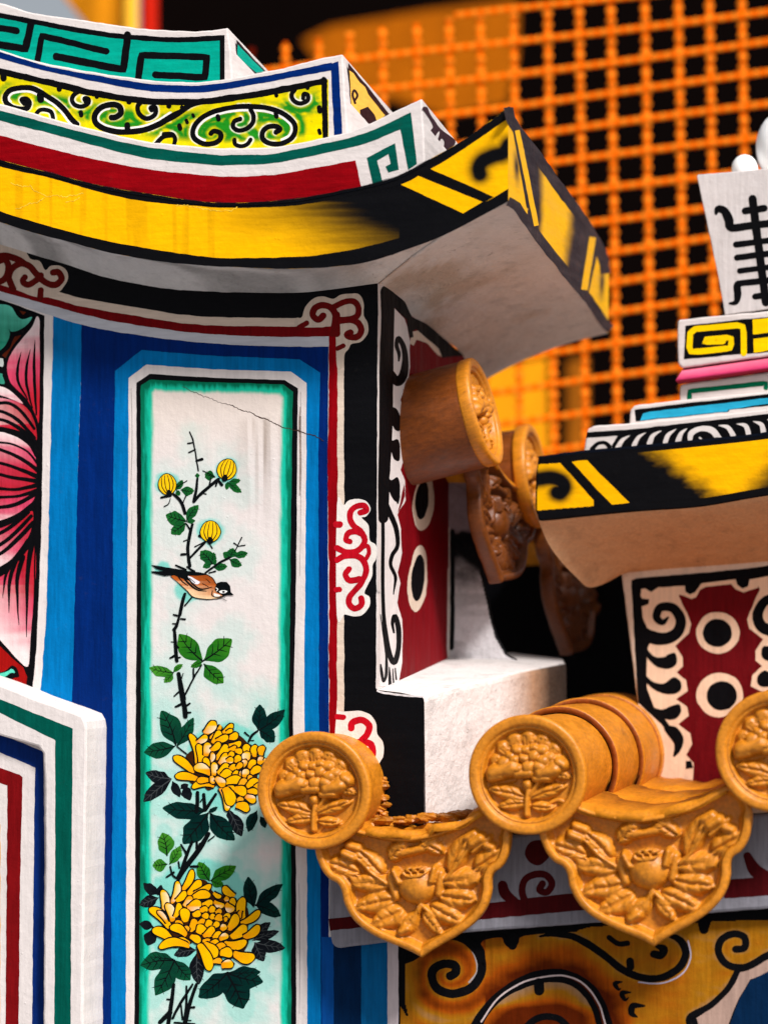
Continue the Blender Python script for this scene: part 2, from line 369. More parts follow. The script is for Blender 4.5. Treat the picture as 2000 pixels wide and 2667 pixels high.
# glossy black lip along the top of the eave
mb = MB(); X = np.linspace(-170, 1110, 150); lip = wob(np.stack([X, eT(X)-2], 1), 2.0, .03); lipb = np.stack([X, eT(X)+7], 1)
a = FR(V_RED-.001).hit(lip); b = FR(V_EAVE-.0012).hit(lipb); mid = (a+b)/2+EZ*.0008; mb.loft([a, mid, b], S(10, 16, 26), flip=True); mb.obj('lip', M_LIP, eave, smooth=True)
# side end of the red course: purple foliage marks
def side_of(v, x, y): u_ = uv(FR(v).hit([(x, y)]))[0][0]; return SI(u_)
PRS = side_of(V_RED, 1101, 330)
PUR = S(62, 40, 48)
mb = MB(); mb.poly(PRS, c2([(1185, 430), (1215, 425), (1240, 480), (1300, 560), (1390, 640), (1310, 705), (1320, 640), (1300, 620), (1270, 690), (1250, 720), (1260, 640), (1225, 620), (1235, 570), (1250, 540), (1220, 480)]), PUR, smooth=True)
mb.poly(PRS, c2([(1265, 600), (1290, 575), (1280, 620), (1270, 660), (1240, 650)]), WHITE, smooth=True); mb.poly(PRS, c2([(1205, 625), (1220, 640), (1225, 745), (1212, 755)]), GREEN)
mb.poly(PRS, c2([(1225, 660), (1245, 665), (1250, 720), (1228, 740)]), S(120, 160, 110), smooth=True); mb.split('painted_leaf', M_H, red)

# scroll course
sTp = curve([(-170, 78), (0, 129), (84, 156), (211, 181), (380, 207), (506, 213), (600, 203), (700, 184), (726, 179), (836, 151), (892, 141)])
scr = course('stepped_course', V_SCR, sTp, 892, 906, rT, .28, .145, corner=[(898, 250), (906, 352)]); PC = FR(V_SCR)
b1 = curve([(-170, 86), (0, 135), (127, 173), (253, 196), (380, 217), (506, 223), (600, 213), (726, 191), (881, 159)])
b2 = curve([(-170, 103), (0, 152), (127, 186), (253, 213), (380, 236), (506, 241), (600, 231), (726, 208), (862, 183)])
mb = MB(); band(mb, PC, b1, b2, -170, 864, NAVY); mb.poly(PC, [(860, 166), (881, 159), (892, 353), (871, 358), (862, 184)], NAVY); mb.obj('painted_band', M_H, scr)
k1 = curve([(-170, 128), (0, 177), (127, 207), (253, 236), (380, 255), (506, 258), (600, 248), (726, 227), (845, 203)])
c22 = q(0, 150, 3.687); c23 = q(430, 180, 3.318)
scroll_strokes = [  # (points in px, width, inner side white)
 (c22([(240, 440), (215, 405), (255, 398), (285, 430), (270, 480), (215, 495), (130, 480), (65, 430), (55, 370), (100, 315), (190, 290), (290, 290), (380, 325), (470, 380), (560, 440), (630, 510), (690, 590), (740, 640)]), 11.5),
 (c22([(350, 545), (385, 505), (440, 500), (495, 520), (515, 580)]), 9), (c22([(830, 425), (815, 390), (850, 395), (850, 440), (790, 470), (720, 450), (695, 400), (720, 350), (780, 315)]), 9.5),
 (c22([(1075, 575), (1120, 570), (1165, 530), (1150, 470), (1080, 450), (980, 475), (920, 540), (915, 610), (960, 660), (1060, 700), (1200, 715), (1380, 695), (1530, 640), (1640, 570), (1720, 530)]), 12.5),
 (c22([(1460, 505), (1450, 480), (1495, 480), (1490, 550), (1410, 585), (1340, 540), (1325, 470), (1370, 415)]), 10),
 (c23([(-10, 450), (100, 395), (220, 310), (330, 275)]), 12), (c22([(1500, 830), (1570, 760), (1660, 745)]), 10), (c23([(-10, 560), (60, 560), (90, 600), (80, 650)]), 9),
 (c23([(400, 555), (425, 535), (475, 550), (480, 600), (430, 640), (340, 645), (260, 605), (240, 545), (270, 470), (350, 400), (480, 350), (640, 325), (800, 325), (920, 345), (1030, 390), (1110, 460), (1125, 530), (1090, 600), (1000, 645), (900, 640), (845, 600), (845, 540), (890, 500), (960, 495), (995, 520), (960, 545)]), 11),
 (c23([(650, 430), (600, 450), (590, 500), (640, 530), (710, 510), (760, 460), (765, 400), (740, 350)]), 10), (c23([(1195, 250), (1200, 215), (1235, 225), (1230, 270), (1170, 295), (1110, 270), (1095, 220), (1120, 180)]), 9.5),
 (c23([(600, 610), (610, 650), (660, 665), (710, 650), (740, 610)]), 9)]
def polydist(x, y, lines, per=5):
    d = np.full(x.shape, 1e9)
    for L in lines:
        for p in cat([a[:2] for a in L], per): d = np.minimum(d, np.hypot(x-p[0], y-p[1]))
    return d
def scroll_col(x, y):
    d = polydist(x, y, [s[0] for s in scroll_strokes], 4); n = fbm(x*.02, y*.03); n2 = fbm(x*.11, y*.11)
    G, Yc, Wc = S(30, 138, 28), S(240, 216, 0), S(240, 238, 222)
    gv = np.clip(np.exp(-((d-19)/9.5)**2)*1.1+sst(.5, .7, n)*.5-.55*sst(.52, .7, fbm(x*.03+9, y*.04+3))+(n2-.5)*.2, 0, 1)
    col = Yc[None]*(1-gv)[:, None]+G[None]*gv[:, None]
    edge = np.minimum(np.abs(y-k1(x)-18), np.abs(rT(x)-y)); col = col*(1-sst(26, 8, edge)[:, None]*.75)+(Yc[None]*.98)*(sst(26, 8, edge)[:, None]*.75)
    wh = sst(11, 7.5, d)*sst(.42, .6, fbm(x*.03+40, y*.03)); return col*(1-wh[:, None])+Wc[None]*wh[:, None]
mb = MB(); x0_, x1_ = -170, 856
mb.grid(PC, lambda u, t: x0_+(x1_-x0_)*u, lambda u, t: (k1(x0_+(x1_-x0_)*u)+4)*(1-t)+(rT(x0_+(x1_-x0_)*u)+6)*t, 420, 60, scroll_col)
scp = mb.obj('painted_scroll_ground', M_H, scr)
mb = MB(); X = np.linspace(-170, 845, 150)
mb.stroke(PC, [(x, k1(x)+8) for x in X], 17, BLACK, smooth=False, wobble=1.4); mb.stroke(PC, [(844, 208), (848, 360)], 15, BLACK, smooth=False, wobble=1.2)
WS = S(240, 236, 230)
for i in (0, 3, 8):   # white companion line outside the main stems
    P = cat([p[:2] for p in scroll_strokes[i][0]], 6); T = np.gradient(P, axis=0); T /= np.linalg.norm(T, axis=1)[:, None]+1e-9; N = np.stack([-T[:, 1], T[:, 0]], 1)
    sg = {0: 1, 3: -1, 8: 1}[i]; a_, b_ = {0: (40, 100), 3: (26, 80), 8: (30, 108)}[i]
    mb.stroke(PC, [tuple(p) for p in (P+N*sg*9.5)[a_:b_]], 6.5, WS, smooth=False)
for P, wd in scroll_strokes: mb.stroke(PC, P, wd*1.22, BLACK, off=.0008)
for p, r in [((35, 180), 11), ((570, 290), 9), ((930, 360), 8), ((1240, 410), 9), ((1620, 450), 9), ((390, 380), 12), ((1225, 665), 10), ((780, 540), 8)]:
    z = c22([p])[0]; mb.stroke(PC, [(z[0], z[1]-r*.5), (z[0]+1, z[1]+r*.5)], r*1.5, BLACK)
for p, r in [((460, 420), 9), ((960, 395), 9), ((960, 215), 8), ((1335, 345), 10), ((1335, 540), 8), ((1230, 150), 8), ((150, 340), 8), ((245, 400), 6), ((190, 450), 7), ((130, 500), 9)]:
    z = c23([p])[0]; mb.stroke(PC, [(z[0]-1, z[1]-r*.4), (z[0]+1, z[1]+r*.5)], r*1.3, BLACK)
mb.obj('painted_scroll', M_H, scr)
PCS = side_of(V_SCR, 898, 250)
mb = MB(); AM = S(246, 190, 78); DK = S(50, 24, 26)
mb.poly(PCS, c2([(728, 150), (985, 470), (905, 525), (752, 570)]), DK)
mb.poly(PCS, c2([(735, 195), (760, 215), (800, 270), (830, 300), (850, 345), (955, 475), (905, 520), (890, 470), (850, 420), (800, 440), (800, 545), (755, 568)]), AM)
mb.stroke(PCS, c2([(770, 380), (785, 350), (765, 320), (755, 350), (770, 400)]), 6, DK); mb.stroke(PCS, c2([(800, 520), (830, 455), (880, 470), (900, 520)]), 6, DK); mb.stroke(PCS, c2([(840, 540), (850, 500), (880, 530)]), 7, DK)
mb.obj('painted_scroll', M_H, scr)
# meander course
mT = curve([(-170, -34), (0, 6), (84, 32), (211, 51), (338, 70), (443, 78), (527, 80), (594, 71)])
mea = course('stepped_course', V_MEA, mT, 594, 606, sTp, .22, .15, corner=[(600, 130), (606, 205)]); PM = FR(V_MEA)
mb = MB(); mtt = curve([(-170, -14), (0, 32), (127, 57), (253, 80), (359, 91), (464, 97), (584, 91)])
band(mb, PM, mtt, lambda x: sTp(x)+6, -170, 586, BLACK); mb.obj('painted_ground', M_H, mea)
mb = MB(); mtq = lambda x: mtt(x)+14
band(mb, PM, mtq, lambda x: sTp(x)+6, -170, 573, TEAL, off=.0008)
for L, wd in [([(-380, 60), (-300, 80), (-330, 230)], 40), ([(-50, 165), (105, 190)], 36), ([(-60, 265), (160, 303), (195, 140)], 40), ([(235, 372), (260, 220), (660, 318)], 34), ([(350, 350), (765, 430), (790, 215)], 40), ([(855, 490), (875, 340), (1280, 352), (1265, 478), (960, 462)], 37)]:
    mb.stroke(PM, c1(L), wd/2.37*1.15, BLACK, off=.0010, smooth=False, wobble=.9)
mb.obj('painted_meander', M_H, mea)
PMS = side_of(V_MEA, 600, 130)
mb = MB(); mb.poly(PMS, c1([(1460, 245), (1640, 440), (1465, 470)]), S(40, 28, 34)); mb.poly(PMS, c1([(1468, 275), (1630, 442), (1468, 470)]), TEAL); mb.poly(PMS, c1([(1495, 375), (1590, 455), (1500, 468)]), S(40, 28, 34)); mb.poly(PMS, c1([(1510, 425), (1560, 460), (1512, 467)]), TEAL)
mb.obj('painted_meander', M_H, mea)
# ================================================================== gable wall with the painted panel
gable = thing('temple_gable', 'painted plaster wall with blue framed white panel of chrysanthemums and a bird', 'wall', P0+np.array([-.3, .1, -.3]), kind='thing')
c5 = q(0, 550, 3.16); c6 = q(0, 1250, 3.16); c7 = q(0, 1900, 2.884); c8 = q(350, 900, 3.16); c9 = q(350, 1600, 3.318); c10 = q(350, 2100, 3.318)
c11 = q(750, 700, 3.318); c12 = q(800, 1250, 3.16); c13 = q(650, 1850, 2.37); c14 = c5; c15 = q(0, 760, 4.1); c16 = q(0, 1200, 3.51)
# the body of the wall: front slab (its right end is the painted side wall)
mb = MB(); X = np.linspace(-190, 984, 60)
mb.solid(PF, [(x, wF(x)-12) for x in X]+[(984, 3330), (-190, 3330)], E2*.05, WHITE, step=18, wobble=0)
wall = mb.obj('wall', M_V, gable)
# black band along the top and down the right side
mb = MB()
kb = curve([(-170, 700), (0, 722), (60, 745), (152, 765), (221, 784), (316, 803), (500, 826), (700, 834), (750, 836), (900, 828), (990, 822)])
band(mb, PF, wF, kb, -170, 984, BLACK, off=.0004); mb.poly(PF, [(896, 740), (984, 738), (979, 1792), (985, 1800), (984, 2170), (890, 2170), (896, 1860), (896, 1300)], BLACK, off=.0004)
mb.obj('painted_band', M_G, wall)
mb = MB()  # cream line and red line, grey-white lip, following the curve
kr = curve([(-170, 700), (0, 741), (117, 771), (212, 798), (316, 816), (500, 844), (700, 850), (857, 850)])
kr2 = curve([(-170, 716), (0, 759), (120, 792), (209, 816), (316, 840), (500, 866), (700, 877), (857, 876)])
kg = curve([(-170, 736), (0, 778), (140, 824), (214, 846), (316, 866), (500, 890), (700, 902), (857, 903)])
band(mb, PF, lambda x: kr(x)-22, kr, -170, 896, CREAM, off=.0006); mb.poly(PF, [(878, 826), (896, 828), (896, 1300), (896, 1900), (877, 1900), (879, 1300)], CREAM, off=.0006, wobble=1.4)
band(mb, PF, kr2, kg, -170, 857, S(196, 196, 202), off=.0006)
mb.obj('painted_line', M_H, wall)
mb = MB(); band(mb, PF, kr, kr2, -170, 878, S(116, 8, 14), off=.0008); mb.poly(PF, [(857, 850), (879, 846), (879, 1250), (877, 1500), (878, 1700), (877, 1960), (858, 1960), (857, 1500), (853, 1250), (857, 1000)], RED, off=.0008, wobble=1.6)  # level run darker than the upright, eave shade put into its red
mb.obj('painted_line', M_V, wall)
# blue frame bands
mb = MB()
mb.poly(PF, [(200, 842), (316, 866), (500, 890), (700, 902), (856, 903), (853, 1250), (857, 1900), (855, 3300), (840, 3300), (185, 3300), (185, 1848), (203, 1250), (212, 1000)], NAVY, off=.0005, wobble=.8)
fr = mb.obj('painted_frame', M_V, wall)
mb = MB(); mb.poly(PF, [(140, 823), (180, 836), (214, 847), (211, 1025), (204, 1215), (196, 1566), (190, 1788), (184, 1870), (104, 1840), (122, 1600), (127, 1400), (131, 1250)], BLUE, off=.0006, wobble=1.0)
mb.poly(PF, [(301, 966), (369, 912), (560, 927), (780, 936), (834, 970), (829, 1185), (831, 1565), (831, 1871), (835, 2251), (837, 3300), (290, 3300), (291, 2385), (295, 2004), (294, 1725), (296, 1246)], BLUE, off=.0007, wobble=.9)
mb.obj('painted_frame', M_V, fr.parent)
mb = MB(); mb.poly(PF, [(336, 984), (382, 950), (560, 962), (758, 968), (799, 997), (798, 1185), (795, 1565), (793, 1690), (793, 1871), (800, 2251), (800, 3300), (326, 3300), (331, 2004), (332, 1566), (335, 1250)], WHITE*.97, off=.0009, wobble=.7)
mb.obj('painted_frame', M_V, fr.parent)

# ---- the flower panel
OCT = [(356, 997), (391, 974), (560, 984), (742, 990), (776, 1011), (773, 1375), (770, 1600), (763, 1871), (771, 2251), (773, 3300), (348, 3300), (354, 2039), (354, 1946), (358, 1408)]
INN = [(367, 1003), (391, 989), (560, 996), (739, 1001), (763, 1020), (758, 1375), (756, 1600), (752, 1871), (759, 2251), (759, 3300), (359, 3300), (363, 2385), (367, 2039), (367, 1946), (369, 1408)]
mb = MB(); mb.poly(PF, OCT, BLACK, off=.0012, wobble=.6); panel = mb.obj('flower_panel', M_G, gable)
LEAVES = []   # (base, tip, width, tone)
def lv(cf, tone, *L):
    for a in L: LEAVES.append((cf([(a[0], a[1])])[0], cf([(a[2], a[3])])[0], a[4]/(3.16 if cf is c8 else 3.318), tone))
lv(c8, 'g', (430, 1445, 262, 1395, 115), (432, 1440, 528, 1312, 80), (425, 1460, 305, 1550, 95), (430, 1450, 505, 1440, 40), (665, 1085, 580, 1055, 85), (780, 1120, 875, 1108, 50), (770, 1125, 883, 1208, 60), (772, 1120, 760, 1185, 42),
   (345, 1190, 400, 1105, 52), (385, 1188, 495, 1198, 72), (350, 1190, 375, 1235, 40), (500, 1072, 540, 1068, 36), (642, 1795, 545, 1690, 100), (640, 1790, 655, 1700, 60), (640, 1795, 565, 1825, 48), (655, 1825, 765, 1815, 62), (640, 1800, 678, 1765, 40),
   (800, 1745, 735, 1705, 62), (790, 1750, 815, 1668, 80), (825, 1735, 935, 1705, 58), (785, 1760, 885, 1812, 72))
lv(c9, 'b', (592, 405, 388, 168, 165), (600, 400, 845, 212, 175), (605, 430, 772, 595, 135), (590, 410, 488, 455, 56))
lv(c9, 'y', (340, 503, 130, 462, 95), (340, 500, 420, 432, 46), (340, 505, 258, 588, 66))
lv(c9, 'd', (360, 1130, 238, 830, 170), (370, 1140, 512, 895, 105), (350, 1140, 88, 1190, 135))
lv(c9, 'k', (1070, 1000, 1085, 778, 120), (1080, 1000, 1300, 825, 120), (1080, 1000, 1215, 1100, 115), (620, 1700, 245, 1675, 150))
lv(c9, 'K', (320, 1420, 98, 1370, 115), (320, 1425, 82, 1618, 120), (330, 1440, 395, 1580, 75), (440, 1480, 480, 1610, 95), (400, 1510, 470, 1470, 50))
lv(c10, 'k', (640, 60, 425, 325, 190), (655, 55, 868, 292, 160), (640, 50, 722, 5, 40), (1060, 40, 985, 220, 95), (1090, 90, 1135, 185, 62))
lv(c10, 'K', (820, 40, 930, 258, 115), (815, 30, 850, 120, 70))
lv(c10, 'y', (285, 425, 245, 228, 140), (285, 500, 162, 515, 110), (305, 500, 398, 345, 90)); lv(c10, 'b', (650, 645, 560, 480, 120), (665, 640, 880, 518, 115), (660, 640, 775, 685, 75))
lv(c10, 'k', (1030, 870, 985, 612, 125), (1045, 860, 1283, 672, 110), (1045, 850, 1265, 945, 115))
lv(c10, 'K', (210, 760, 80, 665, 90), (210, 790, 48, 855, 95), (200, 770, 235, 680, 60), (170, 1040, 48, 1015, 75), (160, 1060, 115, 1205, 115), (1040, 1160, 1175, 1000, 90), (1050, 1180, 1302, 1222, 115), (1040, 1180, 1115, 1338, 115), (1020, 1160, 1250, 1080, 75), (540, 1240, 345, 1285, 95), (550, 1260, 560, 1540, 125))
lv(c10, 'd', (345, 1330, 55, 1375, 160), (350, 1330, 185, 1635, 165), (345, 1330, 485, 1500, 140), (340, 1320, 130, 1300, 100))
lv(c10, 'k', (810, 1435, 560, 1650, 175), (800, 1440, 945, 1748, 235), (800, 1440, 1115, 1520, 165), (830, 1440, 1090, 1430, 110))
STEMS = [(c8, [(455, 710), (485, 780), (500, 860), (515, 940), (530, 1030)], 12), (c8, [(482, 800), (445, 803)], 14), (c8, [(503, 855), (450, 878)], 14), (c8, [(515, 950), (562, 935)], 24),
 (c8, [(520, 1095), (510, 1200), (488, 1285)], 24), (c8, [(490, 1285), (570, 1200), (695, 1100)], 26), (c8, [(690, 1105), (672, 1155)], 16), (c8, [(690, 1105), (720, 1145)], 26), (c8, [(632, 1095), (618, 1150)], 14), (c8, [(565, 1215), (592, 1220)], 9), (c8, [(665, 1080), (565, 1030)], 8), (c8, [(340, 1175), (435, 1112)], 8),
 (c8, [(315, 1215), (380, 1280), (420, 1378)], 27), (c8, [(402, 1290), (428, 1235)], 12), (c8, [(300, 1260), (285, 1305), (250, 1325)], 9), (c8, [(222, 1250), (300, 1235)], 24), (c8, [(480, 1470), (455, 1570), (440, 1690), (460, 1812)], 27), (c8, [(430, 1465), (460, 1512)], 16), (c8, [(460, 1745), (582, 1618)], 22), (c8, [(437, 1598), (408, 1610)], 10), (c8, [(430, 1715), (388, 1718)], 22), (c8, [(600, 1603), (500, 1655)], 11), (c8, [(608, 1615), (642, 1668)], 11), (c8, [(535, 1565), (620, 1600)], 28),
 (c8, [(588, 1872), (640, 1830), (700, 1790), (780, 1748)], 18), (c8, [(620, 1870), (670, 1855)], 14), (c8, [(828, 1695), (885, 1578)], 11), (c8, [(852, 1650), (912, 1640)], 9), (c8, [(845, 1640), (822, 1625)], 13), (c8, [(345, 1808), (390, 1830), (425, 1845)], 20), (c8, [(438, 1820), (495, 1862)], 20), (c8, [(418, 2045), (400, 2110), (378, 2215)], 30), (c8, [(478, 2072), (420, 2140)], 14),
 (c9, [(395, 0), (372, 90), (345, 132)], 28), (c9, [(350, 130), (358, 260), (370, 402)], 32), (c9, [(340, 2), (372, 12)], 18), (c9, [(408, 40), (442, 42)], 18), (c9, [(335, 78), (365, 82)], 14), (c9, [(320, 235), (350, 238)], 10), (c9, [(312, 378), (352, 358)], 22), (c9, [(372, 272), (385, 285)], 14), (c9, [(375, 378), (400, 372)], 14),
 (c9, [(385, 515), (408, 650), (430, 780), (445, 880)], 44), (c9, [(348, 705), (388, 668)], 17), (c9, [(358, 800), (412, 775)], 24), (c9, [(482, 768), (435, 802)], 20), (c9, [(488, 850), (450, 850)], 18), (c9, [(425, 512), (410, 560)], 10), (c9, [(582, 438), (520, 540), (440, 690)], 17), (c9, [(512, 470), (515, 550)], 18), (c9, [(440, 730), (425, 690)], 30),
 (c9, [(370, 1140), (450, 1202)], 15), (c9, [(1065, 1005), (1020, 1040), (988, 1098)], 21), (c9, [(992, 1050), (958, 1022)], 17), (c9, [(985, 1090), (1030, 1090)], 10), (c9, [(550, 1540), (540, 1700)], 36), (c9, [(600, 1555), (612, 1690)], 34), (c9, [(705, 1555), (618, 1690)], 30), (c9, [(570, 1620), (595, 1590)], 14),
 (c10, [(640, 240), (540, 400), (430, 540), (388, 612)], 46), (c10, [(500, 310), (450, 430), (400, 590)], 30), (c10, [(692, 258), (640, 300)], 13), (c10, [(408, 335), (455, 420)], 22), (c10, [(310, 520), (330, 590), (388, 640)], 18), (c10, [(282, 612), (342, 572)], 20), (c10, [(385, 480), (392, 530)], 18), (c10, [(490, 520), (548, 520)], 26), (c10, [(540, 310), (540, 360)], 26), (c10, [(590, 320), (570, 330)], 30),
 (c10, [(342, 1540), (325, 1680), (295, 1890)], 34), (c10, [(540, 1540), (475, 1720), (440, 1875)], 36), (c10, [(505, 1540), (400, 1700), (335, 1830)], 24), (c10, [(450, 1555), (450, 1700), (432, 1865)], 20), (c10, [(225, 1865), (310, 1780)], 44), (c10, [(480, 1740), (520, 1735)], 22), (c10, [(285, 1668), (320, 1672)], 16), (c10, [(400, 1700), (420, 1840)], 16), (c10, [(465, 1850), (490, 1852)], 10), (c10, [(350, 1870), (520, 1885)], 20)]
STEMP = [([(a, b) for a, b in cf(L)], wd/(3.16 if cf is c8 else 3.318)) for cf, L, wd in STEMS]
innx = {'l': curve([(y, x) for x, y in [(369, 970), (369, 1408), (367, 1946), (367, 2039), (363, 2385), (359, 3330)]]), 'r': curve([(y, x) for x, y in [(763, 970), (758, 1375), (756, 1600), (752, 1871), (759, 2251), (759, 3330)]]), 't': curve([(355, 986), (391, 989), (560, 996), (739, 1001), (775, 1003)])}
def panel_col(x, y):
    n = fbm(x*.03, y*.008); n2 = fbm(x*.15, y*.02); nb = fbm(x*.035, y*.035)
    dl, dr, dt = x-innx['l'](y), innx['r'](y)-x, y-innx['t'](x)
    dl = dl*1.0; e = np.minimum(np.minimum(dl, dr*1.05), dt*1.05); corner = np.minimum((dl+dt-24)*.75, (dr+dt-24)*.75); e = np.minimum(e, corner)
    e = e+(n-.5)*9+(n2-.5)*5
    a = sst(35, 22, e); base = np.repeat(WHITE[None]*1.02, len(x), 0)
    MINT, TL, TD = S(150, 222, 212), S(22, 190, 160), S(4, 112, 84)
    # washes of teal round the flowers and leaves
    d = np.full(x.shape, 1e9)
    for b, t, wd, tone in LEAVES:
        b, t = np.array(b), np.array(t); v = t-b; L2 = v@v; k = np.clip(((x-b[0])*v[0]+(y-b[1])*v[1])/L2, 0, 1); d = np.minimum(d, np.hypot(x-b[0]-v[0]*k, y-b[1]-v[1]*k)-wd*.45)
    for P, wd in STEMP:
        for i in range(len(P)-1):
            b, t = np.array(P[i][:2]), np.array(P[i+1][:2]); v = t-b; k = np.clip(((x-b[0])*v[0]+(y-b[1])*v[1])/(v@v+1e-6), 0, 1); d = np.minimum(d, np.hypot(x-b[0]-v[0]*k, y-b[1]-v[1]*k)-wd*.4+7)
    bud = np.full(x.shape, 1e9)
    for bx, by, r in ((437, 1262, 24), (592, 1222, 25), (550, 1385, 26), (590, 1995, 105), (520, 2385, 140), (490, 1530, 30), (425, 1480, 12)): bud = np.minimum(bud, np.hypot(x-bx, y-by)-r)
    lo = sst(1500, 2000, y)
    d2 = np.minimum(d, bud-4)
    g1 = sst(56+26*lo, 0, d2+(nb-.5)*50)*(.22+.26*lo); g2 = sst(18+12*lo, 0, bud+(nb-.5)*22)*.8; g3 = sst(26, 0, d+(nb-.5)*26)*(.12+.48*lo)
    wash = np.clip(np.maximum(np.maximum(g1, g2), g3), 0, .92); wc = np.where((wash > .5)[:, None], TL[None]*.55+MINT[None]*.45, MINT[None])
    base = base*(1-wash[:, None])+(MINT[None]*(1-wash[:, None])+S(44, 196, 178)[None]*wash[:, None])*wash[:, None]
    base = base*(1-a[:, None])+(TL[None]*(1-sst(22, 4, e+(n2-.5)*16)[:, None])+TD[None]*sst(22, 4, e+(n2-.5)*16)[:, None])*a[:, None]
    # rain streaks under the crack
    st = sst(.45, .75, vnoise(x*.10, y*.003+5))*sst(1075, 1110, y)*sst(1420, 1150, y)*sst(570, 690, x)*sst(755, 690, x)*.30+np.exp(-((x-690)/5)**2)*sst(1085, 1095, y)*sst(1300, 1100, y)*.38
    yw = sst(1250, 1010, y)[:, None]*np.array([0, .05, .12])[None]  # cream tint towards the top: eave shade painted into the white
    return base*(1-yw)*(1-st[:, None]*np.array([.8, .88, .95])[None])
def inpoly(P):
    P = np.asarray(P, float)
    def f(x, y):
        r = np.zeros(x.shape, bool); n = len(P)
        for i in range(n):
            (x1, y1), (x2, y2) = P[i], P[(i+1) % n]
            r ^= ((y1 > y) != (y2 > y)) & (x < (x2-x1)*(y-y1)/(y2-y1+1e-9)+x1)
        return r
    return f
mb = MB(); mb.grid(PF, lambda u, t: 357+410*u, lambda u, t: 986+2314*t, 206, 930, panel_col, off=.0014, keep=inpoly(OCT))
# the black border is a ring laid over the painted ground
n_ = len(OCT); O2 = np.array(OCT); 
mb.obj('painted_ground', M_PANEL, panel)
mb = MB(); Oc = resamp(wob(resamp(OCT, 12), .6), 50); 
def ring(mb, pl, A, B, col, off):
    a = []; b = []
    for i in range(len(A)):
        p0, p1 = np.array(A[i], float), np.array(A[(i+1) % len(A)], float); r0, r1 = np.array(B[i], float), np.array(B[(i+1) % len(A)], float)
        k = max(1, int(np.hypot(*(p1-p0))/12))
        for j in range(k): a.append(p0+(p1-p0)*j/k); b.append(r0+(r1-r0)*j/k)
    a = pl.hit(wob(a, .5), off); b = pl.hit(wob(b, .9), off); m = len(a)
    mb.add(np.vstack([a, b]), [(i, (i+1) % m, m+(i+1) % m, m+i) for i in range(m)], col)
INm = [(367, 1003), (391, 989), (560, 996), (739, 1001), (763, 1020), (758, 1375), (756, 1600), (752, 1871), (759, 2251), (759, 3300), (359, 3300), (367, 2039), (367, 1946), (369, 1408)]
ring(mb, PF, OCT, INm, BLACK, .0016); mb.obj('border', M_G, panel)
# leaves
TON = {'g': (S(28, 108, 40), S(14, 78, 36)), 'b': (S(52, 128, 24), S(24, 96, 24)), 'y': (S(72, 146, 40), S(40, 112, 28)), 'd': (S(10, 78, 48), S(6, 54, 40)), 'k': (S(4, 50, 42), S(2, 30, 30)), 'K': (S(22, 28, 32), S(12, 14, 20))}
INK = S(10, 14, 16)
def leaf(mb, mv, pl, b, t, wd, tone, off):
    b, t = np.array(b), np.array(t); v = t-b; L = np.hypot(*v); e = v/L; nn = np.array([-e[1], e[0]]); rr = random.Random(int(b[0]*7+t[1]*13))
    prof = [(0, .04), (.12, .34), (.3, .86), (.48, 1.0), (.66, .92), (.82, .62), (.93, .3)]
    bend = rr.uniform(-.06, .06)*L
    lob = 0.0 if L < 18 else .08
    pts = []
    for s_ in (1, -1):
        side = [b+e*L*k+nn*s_*(wd/2*h*(1+rr.uniform(-.12, .12)))+nn*bend*math.sin(math.pi*k) for k, h in prof]
        pts.append(side)
    out = pts[0]+[t]+pts[1][::-1]
    c0, c1_ = TON[tone]
    def cf(x, y):
        k = ((x-b[0])*e[0]+(y-b[1])*e[1])/L; q_ = vnoise(x*.16+t[0], y*.16)
        w_ = np.clip(.75*sst(.2, 1, k)+.7*(q_-.5), 0, 1)[:, None]
        return c1_[None]*(1-w_)+c0[None]*w_
    mb.poly(pl, out, None, off=off, smooth=True, n=4, wobble=.8 if L > 20 else .3, colfn=cf)
    if tone == 'K' and L < 50: return
    mid = [tuple(b+e*L*k+nn*bend*math.sin(math.pi*k))+(max(.8, wd*.085*(1-k*.7)),) for k in (0, .3, .6, .97)]
    ink = INK if tone != 'K' else S(60, 64, 66)
    mv.stroke(pl, mid, 1, ink, off=off+.0002, n=4, wobble=.2)
    if L > 26:
        for k in (.3, .5, .7):
            for s_ in (1, -1):
                p = b+e*L*k; r_ = p+e*L*.17+nn*s_*wd*.36
                mv.stroke(pl, [tuple(p)+(wd*.05,), tuple((p+r_)/2+e*1.2)+(wd*.04,), tuple(r_)+(.8,)], 1, ink, off=off+.0002, n=3, wobble=.2)
for i, (b, t, wd, tone) in enumerate(sorted(LEAVES, key=lambda a: 'Kkdgby'.index(a[3]))):
    mb = MB(); leaf(mb, mb, PF, b, t, wd, tone, .0017+i*8e-6); mb.obj('painted_leaf', M_PANEL, panel)
mb = None
for k_, (P, wd) in enumerate(STEMP):
    ln = sum(math.dist(P[i][:2], P[i+1][:2]) for i in range(len(P)-1))
    if mb is None or ln > 20:
        if mb is not None: mb.obj('painted_branch', M_PANEL, panel)
        mb = MB(); mb.k = k_
    mb.stroke(PF, [(a, b, wd*(1 if i else .8)) for i, (a, b) in enumerate(P)], wd, INK, off=.0030, n=5, wobble=.9)
mb.obj('painted_branch', M_PANEL, panel)
